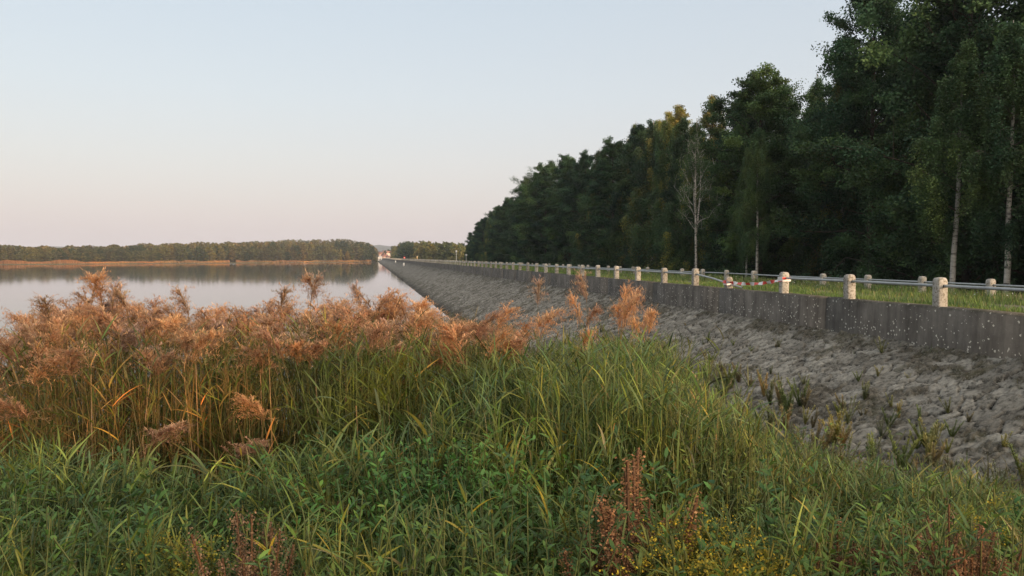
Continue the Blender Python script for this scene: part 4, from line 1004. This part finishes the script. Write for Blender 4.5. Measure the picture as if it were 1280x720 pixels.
put_plant(DP[1], 308, 3.1, 632, .9, 'brown dock seed spike among green herbs at lower left')
for k, (px, f, ty) in enumerate(((1050, 3.7, 652), (1075, 3.6, 664), (1130, 3.5, 676), (1165, 3.5, 668), (1190, 3.5, 655), (1205, 3.6, 648), (1225, 3.5, 662), (1252, 3.6, 670), (1100, 3.4, 690), (810, 3.9, 620), (325, 3.5, 668), (1035, 3.5, 690), (760, 3.4, 655))):
    put_plant(DP[k % 3], px, f - .35, ty - 6, 1.0, 'rusty brown dock seed spikes at the lower edge of the bank', 'small docks in the foreground')
def make_goldenrod(seed, H, cols, gold=(.50, .39, .05)):
    g = np.random.default_rng(seed); root = empty('goldenrod', (0, 0, 0), 0, 'g', 'flowering plant'); KIDS[root.name] = []
    ns = 7; az = g.uniform(0, 6.28, ns); s = np.linspace(0, 1, 6); L = H * g.uniform(.7, 1, ns); L[0] = H; ln = g.uniform(.05, .3, ns)
    P = np.stack([(ln * L)[:, None] * s * np.cos(az)[:, None], (ln * L)[:, None] * s * np.sin(az)[:, None], L[:, None] * s * .98], -1)
    m = MB(); tubes(m, P, .003, np.array((.09, .10, .035)), 4); m.build('stems', M_herb, root)
    n = 420; k = g.integers(0, ns, n); t = g.uniform(.15, .95, n) * 4.999; i0 = t.astype(int); ff = (t - i0)[:, None]; c = P[k, i0] * (1 - ff) + P[k, i0 + 1] * ff
    cc = pick(cols, n, g); m = MB(); ribbons(m, c, g.uniform(0, 6.28, n), g.uniform(.05, .09, n), g.uniform(.6, 1.2, n), g.uniform(.2, .8, n), .011, cc, cc, K=3, wb=.3, wpos=.4); m.build('leaves', M_herb, root)
    nb = ns * 9; k = np.repeat(np.arange(ns), 9); t = g.uniform(.72, 1, nb) * 4.999; i0 = t.astype(int); ff = (t - i0)[:, None]; b = P[k, i0] * (1 - ff) + P[k, i0 + 1] * ff
    m = MB(); Pm = ribbons(m, b, g.uniform(0, 6.28, nb), g.uniform(.05, .12, nb), g.uniform(.5, .9, nb), g.uniform(.5, 1.2, nb), .003, (.10, .11, .03), (.2, .16, .03), K=4)
    q = Pm[:, 1:].reshape(-1, 3); q = np.repeat(q, 5, 0) + g.normal(0, .007, (len(q) * 5, 3)); leaves(m, q, g.uniform(.005, .009, len(q)), pick([gold, tuple(np.array(gold) * .7), (.22, .2, .04)], len(q), g), g, aspect=.9); m.build('flowers', M_plume, root)
    return Spawner(root)
GP = [make_goldenrod(80, .8, [(.12, .16, .035), (.16, .175, .035)]), make_goldenrod(81, .8, [(.09, .15, .035), (.13, .17, .035)], (.26, .25, .05))]
for k, (px, f, ty, i) in enumerate(((880, 3.2, 646, 0), (905, 3.25, 652, 0), (858, 3.15, 664, 0), (930, 3.2, 660, 0), (955, 3.15, 684, 1), (893, 3.0, 684, 0), (915, 3.0, 690, 1), (690, 3.6, 668, 1), (680, 3.4, 690, 1), (180, 3.4, 684, 1), (265, 3.3, 682, 1),
                                  (1262, 4.6, 624, 0), (1250, 4.4, 640, 1), (1275, 4.2, 650, 0), (970, 3.9, 672, 1), (900, 8.6, 492, 1), (870, 3.0, 668, 0), (925, 3.05, 672, 0), (890, 3.1, 656, 0))):
    put_plant(GP[i], px, f - .2, ty, .8, 'bushy goldenrod with deep yellow flowers in the foreground' if i == 0 else 'pale yellow green goldenrod barely in flower', 'goldenrods on the bank', 1.2)
# weeds rooted between the stones
def make_weed(seed, H, cols, top):
    g = np.random.default_rng(seed); root = empty('weed', (0, 0, 0), 0, 'w', 'weed'); KIDS[root.name] = []
    ns = 7; az = g.uniform(0, 6.28, ns); s = np.linspace(0, 1, 5); L = H * g.uniform(.35, 1, ns); ln = g.uniform(.05, .5, ns)
    P = np.stack([(ln * L)[:, None] * s * np.cos(az)[:, None], (ln * L)[:, None] * s * np.sin(az)[:, None], L[:, None] * s], -1)
    m = MB(); tubes(m, P, .0028, np.array((.11, .09, .04)), 3); m.build('stems', M_herb, root)
    n = 900; k = g.integers(0, ns, n); t = g.uniform(.1, 1, n) * 3.999; i0 = t.astype(int); ff = (t - i0)[:, None]; c = P[k, i0] * (1 - ff) + P[k, i0 + 1] * ff
    cc = pick(cols, n, g) * (1 - t[:, None] / 4) + np.array(top) * t[:, None] / 4
    m = MB(); ribbons(m, c, g.uniform(0, 6.28, n), g.uniform(.025, .06, n), g.uniform(.3, 1.1, n), g.uniform(.2, .8, n), .010, cc, cc, K=2, wb=.4); m.build('foliage', M_herb, root)
    return Spawner(root)
WP = [make_weed(90, .45, [(.27, .28, .10)], (.38, .35, .15)), make_weed(91, .45, [(.21, .27, .08)], (.30, .33, .11)), make_weed(92, .5, [(.28, .23, .12)], (.38, .30, .16)), make_weed(93, .5, [(.20, .24, .10)], (.40, .37, .20))]
WL = ['yellow green weed rooted between the slope stones', 'fresh green weed rooted between the slope stones', 'brownish weed rooted between the slope stones', 'pale tipped weed rooted between the slope stones']
for k in range(150):
    x = 10.7 - 3.5 * g.uniform() ** .6; y = 7.5 * (30 / 7.5) ** g.uniform(); s = g.uniform(.45, 1.15) * (1.25 if x < 8.6 else .75)
    i = int(g.integers(0, 4)); WP[i].put((x, y, slope_z(x)), g.uniform(0, 6.28), (s * 1.2, s * 1.2, s), WL[i], 'weeds on the stone slope')
for k in range(70):
    x = g.uniform(7.0, 8.5); y = 7.5 * (22 / 7.5) ** g.uniform(); s = g.uniform(.9, 1.7); i = int(g.integers(0, 4))
    WP[i].put((x, y, slope_z(x)), g.uniform(0, 6.28), (s, s, s), WL[i], 'weeds on the stone slope')
# dry straw tufts at the edge of the stones
mb = MB()
for px0, f0, n in ((960, 9.0, 1300), (925, 9.6, 900), (1010, 9.0, 700), (1050, 8.8, 500), (905, 10.5, 500)):
    x0, y0 = rf((px0 - 640) / F * f0, f0); x = x0 + g.normal(0, .28, n); y = y0 + g.normal(0, .45, n); c = pick([(.20, .155, .075), (.15, .125, .06), (.12, .115, .05)], n, g)
    ribbons(mb, np.stack([x, y, gz(x, y)], 1), g.uniform(0, 6.28, n), g.uniform(.4, 1.0, n), g.uniform(0, .3, n), g.uniform(.1, .9, n), .006, c, c * 1.1, K=4)
n = 5200; px = g.uniform(820, 1340, n); f = g.uniform(7.2, 10.5, n); x, y = rf((px - 640) / F * f, f); k = (x > 7.0) & (x < 8.9) & (vn(x * 2.2, y * 2.2, 61) > .52); x, y = x[k], y[k]; n = len(x)
c = pick([(.15, .14, .06), (.10, .12, .05), (.08, .11, .04)], n, g); ribbons(mb, np.stack([x, y, slope_z(x)], 1), g.uniform(0, 6.28, n), g.uniform(.12, .4, n), g.uniform(0, .5, n), g.uniform(.3, 1.5, n), .008, c, c * 1.1, K=4)
tag(mb.build('dry_grass', M_grass), 'straw coloured dry grass tufts at the edge of the stone slope', 'grass', kind='stuff')
mb = MB()
reed_mass(mb, 260, (880, 1340), (8.2, 10.2), lambda p: np.interp(p, [880, 960, 1020, 1100, 1200, 1340], [482, 500, 520, 536, 548, 560]), [(.17, .165, .07), (.12, .15, .05), (.22, .18, .09)], wl=.008, nl=22, spread=22, stemc=(.18, .15, .08), lnr=(.05, .14))
tag(mb.build('slope_edge_growth', M_reed), 'tall thin yellow green stalks growing over the lower edge of the stones', 'greenery', kind='stuff')
# grass in the gaps under the parapet
mb = MB(); n = 1500; y = 9 * (90 / 9) ** g.uniform(0, 1, n); x = g.uniform(10.3, 10.98, n); k = vn(x * 3, y * 1.2, 62) > .66; x, y = x[k], y[k]; n = len(x)
c = pick([(.12, .115, .06), (.07, .10, .035)], n, g); ribbons(mb, np.stack([x, y, slope_z(x)], 1), g.uniform(0, 6.28, n), g.uniform(.06, .22, n), g.uniform(0, .5, n), g.uniform(.3, 1.3, n), .008, c, c, K=3)
tag(mb.build('wall_foot_grass', M_grass), 'sparse grass tufts along the foot of the parapet wall', 'grass', kind='stuff')

# ------------------------------------------------------------------ haze
m = bpy.data.materials.new('haze'); m.use_nodes = True; n_ = m.node_tree.nodes; n_.clear()
out = n_.new('ShaderNodeOutputMaterial'); pv = n_.new('ShaderNodeVolumePrincipled'); pv.inputs['Color'].default_value = (.80, .86, 1.0, 1); pv.inputs['Density'].default_value = .00016
m.node_tree.links.new(pv.outputs[0], out.inputs['Volume'])
mb = MB().box(-9800, 9800, -9800, 9800, -8, 140)
ho = mb.build('haze', m); tag(ho, kind='stuff')
